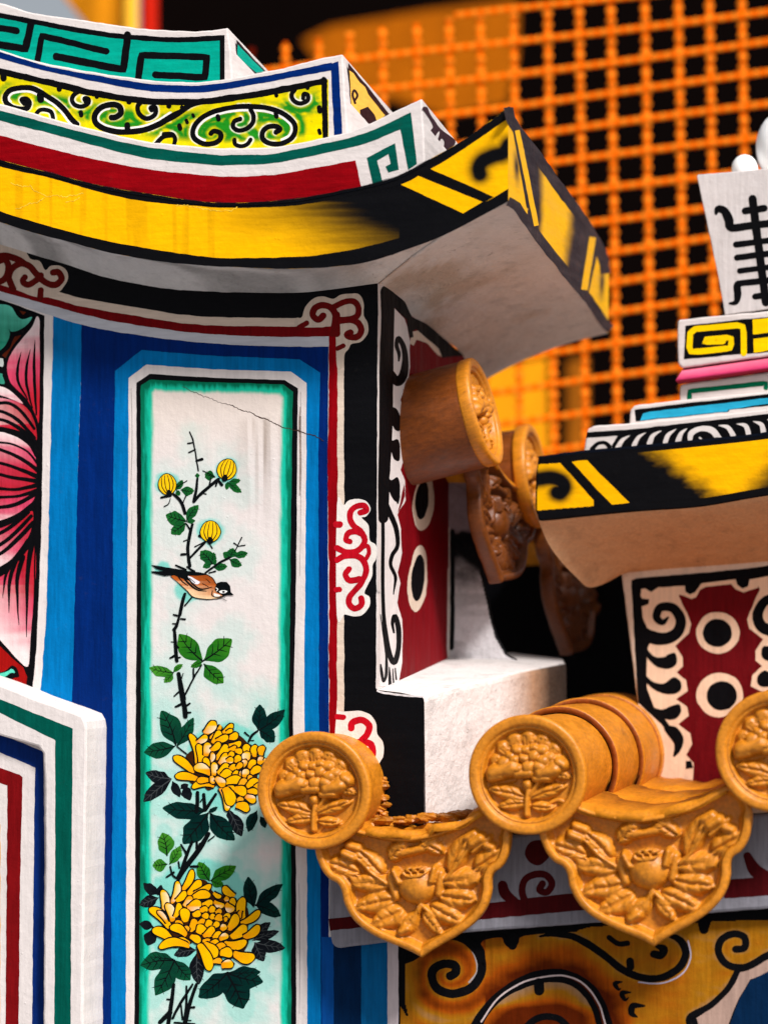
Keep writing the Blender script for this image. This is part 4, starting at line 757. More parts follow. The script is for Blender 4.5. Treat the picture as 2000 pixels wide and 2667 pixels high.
# return wall behind, with its hollow edge and the cavity's shade painted in black and grey
PB = FR(V_BACK)
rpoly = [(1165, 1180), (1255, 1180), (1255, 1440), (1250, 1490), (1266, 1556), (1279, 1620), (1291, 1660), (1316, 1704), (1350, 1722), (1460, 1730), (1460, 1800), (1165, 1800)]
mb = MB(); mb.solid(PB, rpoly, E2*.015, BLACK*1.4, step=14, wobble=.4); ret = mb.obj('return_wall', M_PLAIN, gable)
hollow_x = curve2 = lambda y: np.interp(y, [1440, 1470, 1500, 1556, 1620, 1660, 1690, 1706, 1716, 1722], [1190, 1225, 1258, 1274, 1288, 1300, 1322, 1360, 1440, 1600])
mb = MB()
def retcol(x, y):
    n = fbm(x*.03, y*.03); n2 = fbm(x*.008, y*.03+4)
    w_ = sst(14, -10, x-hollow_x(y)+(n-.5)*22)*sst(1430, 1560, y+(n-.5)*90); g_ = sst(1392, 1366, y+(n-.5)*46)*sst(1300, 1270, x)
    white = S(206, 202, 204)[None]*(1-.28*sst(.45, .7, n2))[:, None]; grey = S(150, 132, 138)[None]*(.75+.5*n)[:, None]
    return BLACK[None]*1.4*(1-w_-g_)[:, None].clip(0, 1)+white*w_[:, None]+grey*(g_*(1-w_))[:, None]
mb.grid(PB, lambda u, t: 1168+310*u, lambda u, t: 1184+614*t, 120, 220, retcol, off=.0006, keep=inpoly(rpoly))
mb.stroke(PB, c12([(1195, 420), (1195, 900), (1192, 1330), (1188, 1380)]), 12, BLACK, off=.001, wobble=1.0); mb.stroke(PB, c12([(1163, 400), (1163, 900), (1160, 1450)]), 7, S(190, 176, 168), off=.001, wobble=1.0)
mb.obj('painted_ground', M_PLAIN, ret)
# stepped ledge under the side wall
U_L = uv(PF.hit([(1105, 1950)]))[0][0]
def Bp(u, v, z): return P0+E1*u+E2*v+EZ*z
zc = PF.hit([(1105, 1815)])[0][2]; zl = PF.hit([(985, 1797)])[0][2]; zb = PF.hit([(1000, 2200)])[0][2]
Vv = []; Ff = []
L_ = [0, .05, .1, .15, .2, .25, .3, .35, .40, .44, .47]
rows = []
for v in L_:
    k = v/.46; zt = zc; UL = U_L+.105*(v/.4)-(0 if v < .41 else (v-.40)*.5)
    zt = zc+.040*min(k, 1.1)**.8; 
    rows.append([Bp(0.0005, v, zl+.040*min(k, 1.1)), Bp(UL*.5, v, (zl+zc)/2+.042*min(k, 1.1)+.001), Bp(UL-.005, v, zt), Bp(UL-.001, v, zt-.002), Bp(UL, v, zt-.007), Bp(UL+.002, v, zb)])
mb = MB()
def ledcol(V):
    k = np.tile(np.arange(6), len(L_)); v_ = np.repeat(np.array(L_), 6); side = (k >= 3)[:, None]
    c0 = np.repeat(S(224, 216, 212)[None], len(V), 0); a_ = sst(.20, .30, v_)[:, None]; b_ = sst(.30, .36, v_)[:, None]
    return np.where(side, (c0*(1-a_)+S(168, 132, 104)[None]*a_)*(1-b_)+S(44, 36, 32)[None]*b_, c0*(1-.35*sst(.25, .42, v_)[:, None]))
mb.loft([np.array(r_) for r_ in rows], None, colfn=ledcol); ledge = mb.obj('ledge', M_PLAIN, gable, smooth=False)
mb = MB(); mb.poly(PF, [(983, 1798), (1010, 1806), (1060, 1812), (1100, 1816), (1105, 1830), (1104, 2000), (1103, 2200), (983, 2200)], BLACK, off=.0002, wobble=1.2); mb.obj('painted_band', M_G, ledge)
mb = MB(); mb.stroke(PF, [(984, 1800), (1020, 1808), (1060, 1812), (1102, 1816)], 5, S(226, 220, 220), off=.0008, wobble=1.4); mb.obj('edge_line', M_PLAIN, ledge)

# ================================================================== pediment at lower left
V_PED = -.077; PP = FR(V_PED)
ped = thing('stepped_pediment', 'white sloping pediment moulding striped green, blue and red beside the blue frame', 'pediment', P0+np.array([-.45, .05, -.45]))
outl = [(-190, 1716), (0, 1782), (84, 1816), (184, 1852), (214, 1864), (224, 1880), (227, 1900), (222, 2212), (217, 2559), (215, 3330), (-190, 3330)]
inn = [(-190, 1850), (0, 1915), (100, 1945), (114, 1964), (117, 2050), (119, 2212), (115, 2450), (110, 3330), (-190, 3330)]
mb = MB()
hole = [(-190, 1850), (0, 1915), (100, 1945), (114, 1964), (117, 2050), (119, 2212), (115, 2450), (110, 3330)]
fpoly = outl[:10]+[(110, 3330)]+hole[::-1][1:]
mb.solid(PP, fpoly, E2*.078, WHITE, step=16, wobble=.7); frame = mb.obj('outer_moulding', M_V, ped, bevel=.003)
mb = MB(); mb.poly(PP, [(-190, 1757), (0, 1821), (190, 1897), (189, 2050), (187, 2247), (182, 3300), (139, 3300), (145, 2247), (145, 1931), (144, 1927), (0, 1856), (-190, 1790)], GREEN, off=.0004, wobble=.9); mb.obj('painted_stripe', M_V, frame)
PP2 = FR(V_PED+.018); mb = MB(); mb.solid(PP2, [(-190, 1845), (0, 1908), (125, 1940), (130, 3330), (-190, 3330)], E2*.06, WHITE, wobble=0); inner = mb.obj('inner_panel', M_V, ped)
mb = MB(); mb.poly(PP2, [(-190, 1845), (0, 1910), (114, 1958), (117, 2212), (111, 3300), (81, 3300), (87, 2400), (91, 2100), (93, 1999), (0, 1960), (-190, 1890)], S(10, 42, 110), off=.0004); mb.obj('painted_stripe', M_V, inner)
mb = MB(); mb.poly(PP2, [(-190, 1935), (0, 1999), (52, 2017), (60, 2024), (57, 2150), (52, 2385), (45, 3300), (10, 3300), (19, 2247), (21, 2046), (0, 2039), (-190, 1975)], S(120, 12, 16), off=.0004, wobble=1.0); mb.obj('painted_stripe', M_V, inner)
mb = MB(); mb.poly(PP2, [(-190, 2060), (-40, 2070), (-8, 2090), (2, 2150), (2, 2400), (0, 3300), (-190, 3300)], S(222, 170, 60), off=.0004, wobble=1.0); mb.obj('painted_stripe', M_V, inner)
# ================================================================== glazed roof tiles
def P_at(px, py, v): return FR(v).hit([(px, py)])[0]
def frame(loc, right, upv, tilt=0.0):
    r = Vector(right).normalized(); n = r.cross(Vector(upv)).normalized()   # n points out of the face
    u = n.cross(r).normalized()
    M = Matrix((( r.x, u.x, n.x, loc[0]), (r.y, u.y, n.y, loc[1]), (r.z, u.z, n.z, loc[2]), (0, 0, 0, 1)))
    return M
def caps(x, y, L, sharp=1.0):
    h = np.zeros(x.shape)
    for (x0, y0, x1, y1, w_, a) in L:
        vx, vy = x1-x0, y1-y0; k = np.clip(((x-x0)*vx+(y-y0)*vy)/(vx*vx+vy*vy+1e-9), 0, 1)
        d = np.hypot(x-x0-vx*k, y-y0-vy*k)/w_; b = np.sqrt(np.clip(1-d*d, 0, 1)); h = np.maximum(h, a*b)
    return h
def leafrel(x, y, bx, by, tx, ty, w_, a):
    vx, vy = tx-bx, ty-by; L = math.hypot(vx, vy); ex, ey = vx/L, vy/L; k = ((x-bx)*ex+(y-by)*ey)/L; s_ = (x-bx)*-ey+(y-by)*ex
    k = k+.04*np.sin(s_/w_*3+bx*9); half = w_*np.sqrt(np.clip(1-(2*k**.85*(k > 0)-1)**2, 0, 1)) if False else w_*np.sin(np.pi*np.clip(k, 0, 1)**.8)**.75
    q_ = np.clip(np.abs(s_)/np.maximum(half, 1e-4), 0, 1); ins = (1-q_**3)*((k > 0) & (k < 1))
    vein = np.abs(((k*3.4-np.abs(s_)/w_*.9) % 1)-.5)*2
    return a*ins*(.80+.35*k)*(1-.42*np.exp(-(s_/(.13*w_+1e-4))**2))*(1-.16*sst(.55, 1, vein)*(q_ > .12))
def petalrel(x, y, ang, r0, r1, w_, a):
    c, s0 = math.cos(ang), math.sin(ang); u = x*c+y*s0; v = -x*s0+y*c; k = (u-r0)/(r1-r0)
    d = np.hypot((k-.55)/.5, v/w_); b = np.clip(1-d**4, 0, 1); return a*b*(.65+.5*np.clip(k, 0, 1))*(1-.22*(np.abs(((v/w_*2.6+9) % 1)-.5) < .12)*(k < .75))
def disc_relief(x, y, ph=0):
    xx = x+.03*(vnoise(x*7+3+ph, y*7)-.5); yy = y+.03*(vnoise(x*7+9, y*7+4+ph)-.5)
    h = np.zeros(x.shape)
    for i, a in enumerate(np.linspace(.10, .90, 7)*math.pi): h = np.maximum(h, petalrel(xx, yy-.04, a, .34, .70, .155, .42+.05*(i % 2)))
    for L in ((-.03, -.38, -.68, -.24, .15), (-.02, -.46, -.52, -.54, .12), (.03, -.40, .66, -.16, .13), (.05, -.52, .44, -.54, .10), (-.46, .02, -.72, -.10, .09), (.46, .0, .72, -.02, .09)):
        h = np.maximum(h, leafrel(xx, yy, *L, .50))
    h = np.maximum(h, caps(xx, yy, [(-.03, -.66, .0, -.18, .06, .55), (.03, -.32, .20, -.10, .045, .5), (-.01, -.16, -.01, -.16, .10, .75)]))
    # layered cloud like blossom, each layer standing in front of the one above
    lob = []
    for k, (yc, n, x0, x1, r_, hh, sag) in enumerate(((.44, 6, -.30, .36, .095, .72, .10), (.29, 6, -.40, .44, .11, .86, .09), (.13, 5, -.36, .40, .12, .98, .03))):
        for i in range(n):
            t = i/(n-1); px = x0+(x1-x0)*t; py = yc-sag*(2*t-1)**2*1.4+.02*math.sin(i*2.3+k); lob.append((px-.02, py, px+.02, py, r_*(1+.18*math.sin(i*1.7+k*2)), hh))
    h = np.maximum(h, caps(xx, yy, lob)); h = np.maximum(h, caps(xx, yy, [(-.58, .02, -.26, .12, .15, 1.05), (-.62, -.06, -.46, -.02, .10, .9), (.22, .03, .46, .10, .14, 1.05), (.14, -.06, .34, -.06, .09, .85), (-.18, .02, .04, .04, .10, .9), (.52, .22, .60, .18, .10, .9)]))
    return h-.16*np.clip(caps(xx, yy, [(-.50, -.17, -.24, -.10, .05, 1), (.24, -.16, .42, -.12, .05, 1)]), 0, 1)
RD = .0755
def build_disc():
    # medallion: the sunken field with the flower in relief
    nr, nth = 66, 170; r_ = np.linspace(0, .80, nr); th = np.linspace(0, 2*math.pi, nth+1)[:-1]
    rr_, tt_ = np.meshgrid(r_, th, indexing='ij'); x = (rr_*np.cos(tt_)).ravel(); y = (rr_*np.sin(tt_)).ravel()
    h = disc_relief(x, y); f = -.13+.235*h+.012*(fbm(x*9+5, y*9+2)-.5)
    rr = rr_.ravel(); f = np.where(rr > .72, f*(1-sst(.72, .785, rr))-.012*sst(.72, .785, rr), f)
    V = np.stack([x, y, f], 1)*RD; i = np.arange(nr*nth).reshape(nr, nth); j = np.roll(i, -1, 1)
    F = np.stack([i[:-1], i[1:], j[1:], j[:-1]], -1).reshape(-1, 4)
    med = MB(); med.add(V, F.tolist(), GOLD*.93)
    prof = [(.798, -.012), (.812, -.022), (.828, .012), (.845, .036), (.88, .048), (.94, .052), (.972, .046), (.993, .020), (1.0, -.03), (.995, -.16), (.975, -.20), (.93, -.21)]
    rim = MB(); nt_ = 96; V = []
    for a in np.linspace(0, 2*math.pi, nt_+1)[:-1]:
        for (r0, z0) in prof:
            k = 1+.010*(vnoise(math.cos(a)*2+5, math.sin(a)*2+5)-.5)
            V.append((r0*k*math.cos(a)*RD, r0*k*math.sin(a)*RD, (z0+.008*(vnoise(a*4, r0*9)-.5))*RD))
    m = len(prof); F = [((a*m+b), ((a+1) % nt_)*m+b, ((a+1) % nt_)*m+b+1, a*m+b+1) for a in range(nt_) for b in range(m-1)]
    rim.add(V, [f[::-1] for f in F], GOLD)
    return med, rim
def build_barrel(segs, r0=.93, col=None):
    """overlapping cover tiles running back from the disc; each one laps over the one in front of it"""
    out = []
    z = -.19*RD
    for si_, (L, k) in enumerate(segs):
        mb = MB(); ra = r0*RD*k; nt_ = 60; V = []
        prof = [(ra*.885, z-.014), (ra*.89, z+.001), (ra*.975, z+.003), (ra*.998, z+.0015), (ra*1.0, z-.004), (ra*.985, z-L*.5), (ra*.97, z-L)]
        if si_ == 0: prof = [(ra, z), (ra*.995, z-L*.5), (ra*.985, z-L)]
        for a in np.linspace(0, 2*math.pi, nt_+1)[:-1]:
            for r_, zz in prof: q_ = r_*(1+.012*(vnoise(math.cos(a)*3+7+si_*5, math.sin(a)*3+zz*60)-.5)); V.append((q_*math.cos(a), q_*math.sin(a), zz))
        m = len(prof); F = [((a*m+b), ((a+1) % nt_)*m+b, ((a+1) % nt_)*m+b+1, a*m+b+1) for a in range(nt_) for b in range(m-1)]
        cc = np.repeat((GOLD if col is None else col)[None], len(V), 0)
        if si_: cc[np.arange(len(V)) % m < 2] = S(96, 38, 10); cc[np.arange(len(V)) % m == 2] = S(150, 74, 14)
        mb.add(V, [f[::-1] for f in F], cc); out.append(mb); z -= L-.004
    return out
med0, rim0 = build_disc()
def cap_tile(label, M, segs, group, first=[None], col=None):
    t = thing('cap_tile', label, 'roof tile', (0, 0, 0), group); t.matrix_world = M
    ORG.pop(t.name)
    if first[0] is None:
        a = med0.obj('flower_relief', M_GOLD, t, smooth=True); b = rim0.obj('rim', M_GOLD, t, smooth=True); first[0] = (a, b)
    else:
        for o in first[0]: c = o.copy(); C.objects.link(c); c.parent = t
    for mb in build_barrel(segs, col=col): mb.obj('barrel', M_GOLD, t, smooth=True)
    return t
V_T = -.09
OUTL = [(0, -.735), (.10, -.675), (.20, -.625), (.33, -.565), (.46, -.495), (.57, -.42), (.66, -.33), (.72, -.23), (.755, -.12), (.765, -.02), (.80, .05), (.87, .09), (.93, .16), (.975, .26), (1.0, .37), (1.0, .48), (.97, .58), (.90, .66), (.80, .70), (.70, .66), (.55, .585), (.40, .53), (.2, .485), (0, .47)]
def drip_relief(x, y, ph=0.):
    xx = x+.018*(vnoise(x*8+1+ph, y*8)-.5); yy = y+.018*(vnoise(x*8+6, y*8+4+ph)-.5)
    d = np.hypot(xx/.20, (yy+.03)/.19); h = 1.0*np.sqrt(np.clip(1-d*d, 0, 1))           # lotus pod
    pod = np.hypot(xx/.12, (yy-.11)/.05); h = np.maximum(h, .95*(pod < 1)); 
    for i in range(9):
        px, py = -.09+.0225*i, .115+.02*math.cos(i*2.1); h = h-.28*np.exp(-((xx-px)**2+(yy-py)**2)/.00016)*(h > .5)
    h = np.maximum(h, caps(xx, yy, [(-.21, .13, -.16, .02, .045, .95), (.21, .13, .17, .02, .045, .95), (-.26, .08, -.22, -.12, .05, .6), (.26, .08, .22, -.12, .05, .6),
        (.02, -.22, -.12, -.44, .035, .5), (-.12, -.44, -.20, -.47, .05, .8), (.05, -.25, .16, -.35, .03, .5),
        (.30, .02, .46, .16, .026, .6), (.46, .16, .60, .34, .028, .65), (.60, .34, .70, .40, .055, .9), (.60, .26, .78, .40, .028, .55), (.74, .32, .80, .30, .05, .7), (.55, .40, .64, .44, .05, .7),
        (-.30, .02, -.46, .14, .026, .6), (-.46, .14, -.60, .30, .028, .6), (-.62, .30, -.70, .34, .055, .85), (-.56, .38, -.66, .42, .05, .65), (-.12, .30, .10, .33, .05, .55), (.1, .36, .22, .40, .045, .5), (-.2, .36, -.1, .38, .05, .55)]))
    for L in ((.26, .0, .70, .0, .12), (.34, .08, .56, .44, .12), (.60, .10, .92, .26, .12), (.22, -.14, .62, -.22, .13), (.12, -.24, .46, -.42, .12), (.30, .26, .10, .42, .09), (-.26, .0, -.70, .06, .12), (-.34, .1, -.58, .38, .12), (-.58, .14, -.90, .28, .12), (-.22, -.14, -.66, -.20, .13), (-.14, -.24, -.50, -.40, .13), (-.02, -.28, -.24, -.54, .09), (-.28, .24, -.10, .40, .09), (.04, -.30, .22, -.52, .08)):
        h = np.maximum(h, leafrel(xx, yy, *L, .60))
    return h
DW = .134
def build_drip(ph, gold=None):
    gold = GOLD if gold is None else gold
    half = cat(OUTL, 4); half = half[:-1]; left = half[::-1].copy(); left[:, 0] *= -1; o = np.vstack([half, [[0, .47]], left[:-1]])
    N = 220; L = np.concatenate([[0], np.cumsum(np.hypot(*np.diff(np.vstack([o, o[:1]]), axis=0).T))]); oo = np.vstack([o, o[:1]])
    s_ = np.linspace(0, L[-1], N+1)[:-1]; o = np.stack([np.interp(s_, L, oo[:, 0]), np.interp(s_, L, oo[:, 1])], 1)
    c = np.array([0, .05])
    T = np.roll(o, -1, 0)-np.roll(o, 1, 0); T /= np.linalg.norm(T, axis=1)[:, None]; Nn = np.stack([-T[:, 1], T[:, 0]], 1)     # inward normal
    if ((c-o[0])@Nn[0]) < 0: Nn = -Nn
    bot = sst(.50, .40, o[:, 1]+.0*o[:, 0])                       # wide rim on sides and bottom, thin lip on top
    rw = .085*bot+.05*(1-bot)
    inn_ = o+Nn*rw[:, None]
    med = MB(); ks = np.linspace(0, 1, 56); V = []
    for k in ks: V.append(c+(inn_-c)*k)
    V = np.array(V); x, y = V[..., 0].ravel(), V[..., 1].ravel(); kk = np.repeat(ks, N)
    h = drip_relief(x, y, ph); dish = -.075-.02*(1-kk**2)
    f = dish+.165*h+.010*(fbm(x*9+ph, y*9)-.5); f = f*(1-sst(.95, 1, kk))+.0*sst(.95, 1, kk)
    i = np.arange(56*N).reshape(56, N); j = np.roll(i, -1, 1); F = np.stack([i[:-1], i[1:], j[1:], j[:-1]], -1).reshape(-1, 4)
    med.add(np.stack([x, y, f], 1)*DW, [g_[::1] for g_ in F.tolist()], gold*.95)
    rim = MB(); rows = [(1.0, -.006), (.90, .006), (.80, .030), (.70, .036), (.40, .034), (.16, .026), (.03, .010), (.0, -.010), (-.02, -.05), (.02, -.105), (.12, -.125), (1.4, -.115), (3.0, -.11)]
    A = np.array([np.column_stack([o+Nn*(rw*k)[:, None], np.full(N, z)+.010*(vnoise(o[:, 0]*9+k, o[:, 1]*9+ph)-.5)]) for k, z in rows])
    m = len(rows); i = np.arange(m*N).reshape(m, N); j = np.roll(i, -1, 1); F = np.stack([i[:-1], i[1:], j[1:], j[:-1]], -1).reshape(-1, 4)
    rim.add(A.reshape(-1, 3)*DW, [g_[::-1] for g_ in F.tolist()], gold)
    return med, rim
def pan_body(L, slope, n=5, rag=0.0):
    """the concave trough tiles running back from the drip plate, lapping one over another"""
    out = []
    for k in range(n):
        mb = MB(); rows = []
        z0, z1 = -k*L/n-.012, -(k+1)*L/n-.012
        for z in (z0+.012, z0+.010, z0-.2*(L/n), z1):
            r_ = []
            for a in np.linspace(-1, 1, 22):
                yy = (.455+.20*a*a+(.018 if z > z0 else 0.0)*0+.012*k)*DW+.004
                if z > z0+.011: yy -= .008
                jit = .004*rag*(vnoise(a*6+k*3, z*80)-.5)*2
                r_.append((a*.80*DW, yy+(-z)*slope+jit, z+jit*2))
            rows.append(np.array(r_))
        mb.loft(rows, GOLD*.92); out.append(mb)
    return out
def drip_tile(label, M, group, ph, L=.26, slope=.10, n=4, rag=0., scale=1.0, gold=None):
    t = thing('drip_tile', label, 'roof tile', (0, 0, 0), group); t.matrix_world = M @ Matrix.Scale(scale, 4); ORG.pop(t.name)
    a, b = build_drip(ph, gold); b.obj('rim', M_GOLD, t, smooth=True); a.obj('flower_relief', M_GOLD, t, smooth=True)
    for mb in pan_body(L, slope, n, rag): o = mb.obj('trough', M_TROUGH, t, smooth=True); md = o.modifiers.new('thick', 'SOLIDIFY'); md.thickness = .004; md.offset = 1
    return t
GF, GS_ = 'gold cap tiles along the front eave', 'gold cap tiles along the side eave'
EU = Vector(E1)+Vector((0, 0, .09))
def front_cap(px, py, label, segs): return cap_tile(label, frame(P_at(px, py, V_T), E1, (.0, .0, 1)), segs, GF)
front_cap(818, 2059, 'round gold tile end overlapping the blue frame beside the chrysanthemum panel', [(.085, 1.0), (.03, 1.03)])
t2 = front_cap(1373, 2018, 'round gold tile end with long ringed barrel between two scalloped tiles', [(.19, 1.0), (.16, 1.13), (.14, 1.21), (.12, 1.22)])
front_cap(2021, 1957, 'round gold tile end cut off by the right edge below the rings', [(.19, 1.0), (.16, 1.13), (.14, 1.21), (.12, 1.22)])
# dark slots in the ringed barrel
mb = MB()
for (zz, a, k) in ((-.194, -.34, 1.0), (-.352, -.36, 1.13)):
    r_ = RD*.93*k+.001; pts = []
    for i in range(12):
        an = 2*math.pi*i/12; pts.append((r_*math.cos(a+.13*math.sin(an)), r_*math.sin(a+.13*math.sin(an)), zz+.007*math.cos(an)+.002))
    mb.add(pts, [tuple(range(12))], S(20, 12, 8))
for k_ in (0, 1):
    m = MB(); m.add(mb.v[k_], [tuple(range(12))], mb.c[k_]); m.obj('slot', M_DARK, t2)
UPR = (0, 0, 1)
def tilted(px, py, v, roll): 
    r_ = Vector(E1)*math.cos(roll)+Vector((0, 0, 1))*math.sin(roll); u_ = Vector((0, 0, 1))*math.cos(roll)-Vector(E1)*math.sin(roll)
    return frame(P_at(px, py, v), r_, u_)
GD, GDS = 'scalloped gold drip tiles along the front eave', 'scalloped gold drip tiles along the side eave'
drip_tile('scalloped gold drip tile with broken mortar lip nearest the blue frame', tilted(1082, 2300, V_T+.012, R(5.2)), GD, 0., L=.10, slope=.0, n=2, rag=2.0, scale=.955)
drip_tile('scalloped gold drip tile with lotus pod below the ringed barrel', tilted(1686, 2258, V_T+.012, R(4.6)), GD, 3.1, L=.50, slope=.012, n=3, rag=.9)
# crumbled mortar behind the first drip tile and beside the first cap tile
mb = MB(); rr = random.Random(5)
def lump(mb, c, r_, col, sx=1.6):
    V = []; n1, n2 = 6, 9
    for i in range(n1+1):
        for j in range(n2): a = math.pi*i/n1; b = 2*math.pi*j/n2; k = r_*(.75+.5*rr.random()); V.append(np.array(c)+k*(E1*sx*math.sin(a)*math.cos(b)+E2*math.sin(a)*math.sin(b)+EZ*.6*math.cos(a)))
    mb.add(V, [(i*n2+j, i*n2+(j+1) % n2, (i+1)*n2+(j+1) % n2, (i+1)*n2+j) for i in range(n1) for j in range(n2)], col)
for i in range(30): lump(mb, P_at(950+300*i/29+rr.uniform(-6, 6), 2146-20*math.sin(i/29*3.1)*0-28*i/29+rr.uniform(-5, 6), -.012-rr.random()*.03), rr.uniform(.005, .010), GOLD*rr.uniform(.55, .9))
for i in range(22): lump(mb, P_at(985+rr.uniform(-10, 22), 2030+i*6, -.006), rr.uniform(.004, .008), GOLD*rr.uniform(.5, .85), 1.0)
m_ = mb.obj('mortar', M_GOLD); m_['label'] = 'crumbled ochre mortar packed between the first two cap tiles and the wall'; m_['category'] = 'mortar'; m_['kind'] = 'stuff'
# side eave tiles, hung from the red side wall
DIRS = Vector(E1); 
def side_cap(px, py, v, label, segs, up_tilt=.24):
    loc = P_at(px, py, v); n = (Vector(E1)+Vector((0, 0, up_tilt))).normalized(); r_ = Vector(E2)   # right of the face as seen from the side
    u = n.cross(r_).normalized(); M = Matrix(((r_.x, u.x, n.x, loc[0]), (r_.y, u.y, n.y, loc[1]), (r_.z, u.z, n.z, loc[2]), (0, 0, 0, 1)))
    return cap_tile(label, M, segs, GS_, col=S(122, 60, 10))  # barrel browner than the front ones: eave shade put into the glaze colour
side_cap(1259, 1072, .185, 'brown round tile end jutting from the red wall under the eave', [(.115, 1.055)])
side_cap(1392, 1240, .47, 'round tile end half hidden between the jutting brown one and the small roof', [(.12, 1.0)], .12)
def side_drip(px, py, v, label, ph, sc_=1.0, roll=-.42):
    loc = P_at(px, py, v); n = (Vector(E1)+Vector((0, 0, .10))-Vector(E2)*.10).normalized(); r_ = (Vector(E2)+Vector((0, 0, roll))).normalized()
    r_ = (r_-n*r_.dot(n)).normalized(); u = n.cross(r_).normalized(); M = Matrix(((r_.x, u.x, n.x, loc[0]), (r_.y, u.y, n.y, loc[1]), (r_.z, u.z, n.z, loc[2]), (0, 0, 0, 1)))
    return drip_tile(label, M, GDS, ph, L=.10, slope=.08, n=2, scale=sc_, gold=S(108, 54, 8))  # same gold tile darkened to brown, shade under the eave in its colour
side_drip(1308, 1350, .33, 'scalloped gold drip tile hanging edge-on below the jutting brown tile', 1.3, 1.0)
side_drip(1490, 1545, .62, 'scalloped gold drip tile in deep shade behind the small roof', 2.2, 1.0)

# ================================================================== wall under the tile eave
c17 = q(840, 2200, 2.514); c18 = q(1200, 1800, 2.074)
low = thing('lower_wall', 'shaded wall with brown scroll painting and red scroll frieze under gold tiles', 'wall', P0+np.array([.3, .1, -.5]), kind='thing')
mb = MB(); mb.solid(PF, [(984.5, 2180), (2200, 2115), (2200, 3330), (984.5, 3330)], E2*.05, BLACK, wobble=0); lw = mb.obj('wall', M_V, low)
V_FZ = -.022; PZ = FR(V_FZ)
mb = MB(); mb.solid(PZ, [(856, 2215), (2200, 2100), (2200, 2352), (2000, 2367), (1500, 2408), (1204, 2430), (1007, 2455), (878, 2471), (864, 2460), (860, 2440), (856, 2390)], E2*.0218, S(132, 130, 138), wobble=.8); fz = mb.obj('frieze', M_V, low, bevel=.004)  # white board greyed, shade of the tile eave put into its colour
mb = MB(); CDR = S(70, 10, 14)
mb.poly(PZ, [(856, 2393), (912, 2387), (1050, 2375), (1204, 2355), (1270, 2352), (1500, 2325), (2200, 2265), (2200, 2312), (1870, 2338), (1500, 2372), (1204, 2399), (935, 2416), (860, 2424)], CDR, off=.0005, wobble=1.0)
mb.stroke(PZ, c18([(440, 1040), (425, 1075), (465, 1085), (492, 1040), (460, 995), (400, 990), (345, 1020), (330, 1080), (350, 1150)]), 18, CDR, off=.0006); mb.stroke(PZ, c18([(225, 1050, 26/1), (240, 1095, 28), (300, 1145, 22)]), 22, CDR, off=.0006)
mb.poly(PZ, c18([(345, 880), (370, 820), (440, 810), (480, 880), (430, 940), (380, 930)]), CDR, off=.0006, smooth=True); mb.poly(PZ, c18([(120, 1215), (170, 1150), (240, 1165), (330, 1140), (440, 1140), (600, 1100), (600, 1180)]), CDR, off=.0006)
mb.stroke(PZ, c18([(1545, 890, 20), (1590, 970, 34), (1680, 1020, 30)]), 30, CDR, off=.0006); mb.poly(PZ, c18([(1420, 1120), (1470, 1050), (1560, 1060), (1660, 1070), (1700, 1090), (1700, 1100)]), CDR, off=.0006)
mb.obj('painted_curl', M_V, fz)
mb = MB(); mb.poly(PF, [(838, 2440), (870, 2440), (870, 3300), (838, 3300)], S(8, 74, 148), off=.0016); mb.poly(PF, [(869, 2440), (941, 2440), (940, 3300), (869, 3300)], S(2, 34, 70), off=.0017); mb.poly(PF, [(941, 2430), (1009, 2430), (1010, 3300), (940, 3300)], S(6, 92, 146), off=.0018); mb.poly(PF, [(1009, 2430), (1037, 2430), (1039, 3300), (1010, 3300)], S(196, 182, 184), off=.0019)
mb.poly(PF, [(1037, 2420), (1060, 2420), (1060, 3300), (1039, 3300)], BLACK, off=.0019); mb.obj('painted_stripe', M_V, lw)
arcs = [(c18([(60, 1830), (80, 1785), (160, 1680), (280, 1585), (420, 1525), (560, 1522), (680, 1580), (760, 1680), (810, 1830)]), 13), (c18([(95, 1830), (130, 1745), (240, 1635), (400, 1568), (540, 1558), (640, 1602), (715, 1700), (755, 1830)]), 13),
 (c18([(330, 1830), (400, 1775), (460, 1758), (530, 1770), (590, 1830)]), 14), (c17([(835, 860), (870, 835), (865, 790), (800, 780), (730, 810), (715, 870), (755, 945), (850, 975), (960, 945), (1025, 870), (1042, 790), (1020, 710), (960, 640), (880, 590)]), 18),
 (c18([(425, 1325, 4), (500, 1315, 10), (600, 1325, 14), (700, 1375, 16), (790, 1440, 16), (880, 1510, 16), (980, 1548, 16), (1080, 1548, 16), (1170, 1500, 17), (1212, 1430, 17), (1200, 1370, 17), (1165, 1335, 14), (1130, 1325, 8)]), 14), (c18([(1040, 1420, 16), (1080, 1425, 18), (1095, 1395, 18), (1060, 1380, 10)]), 14),
 (c18([(1480, 1395), (1530, 1385), (1530, 1330), (1470, 1310), (1405, 1345), (1390, 1410), (1440, 1480), (1540, 1490), (1640, 1435), (1720, 1400)]), 15), (c18([(1495, 1500), (1445, 1600), (1350, 1695), (1240, 1755), (1235, 1800), (1280, 1830)]), 13), (c18([(800, 1330), (850, 1365), (900, 1362)]), 11)]
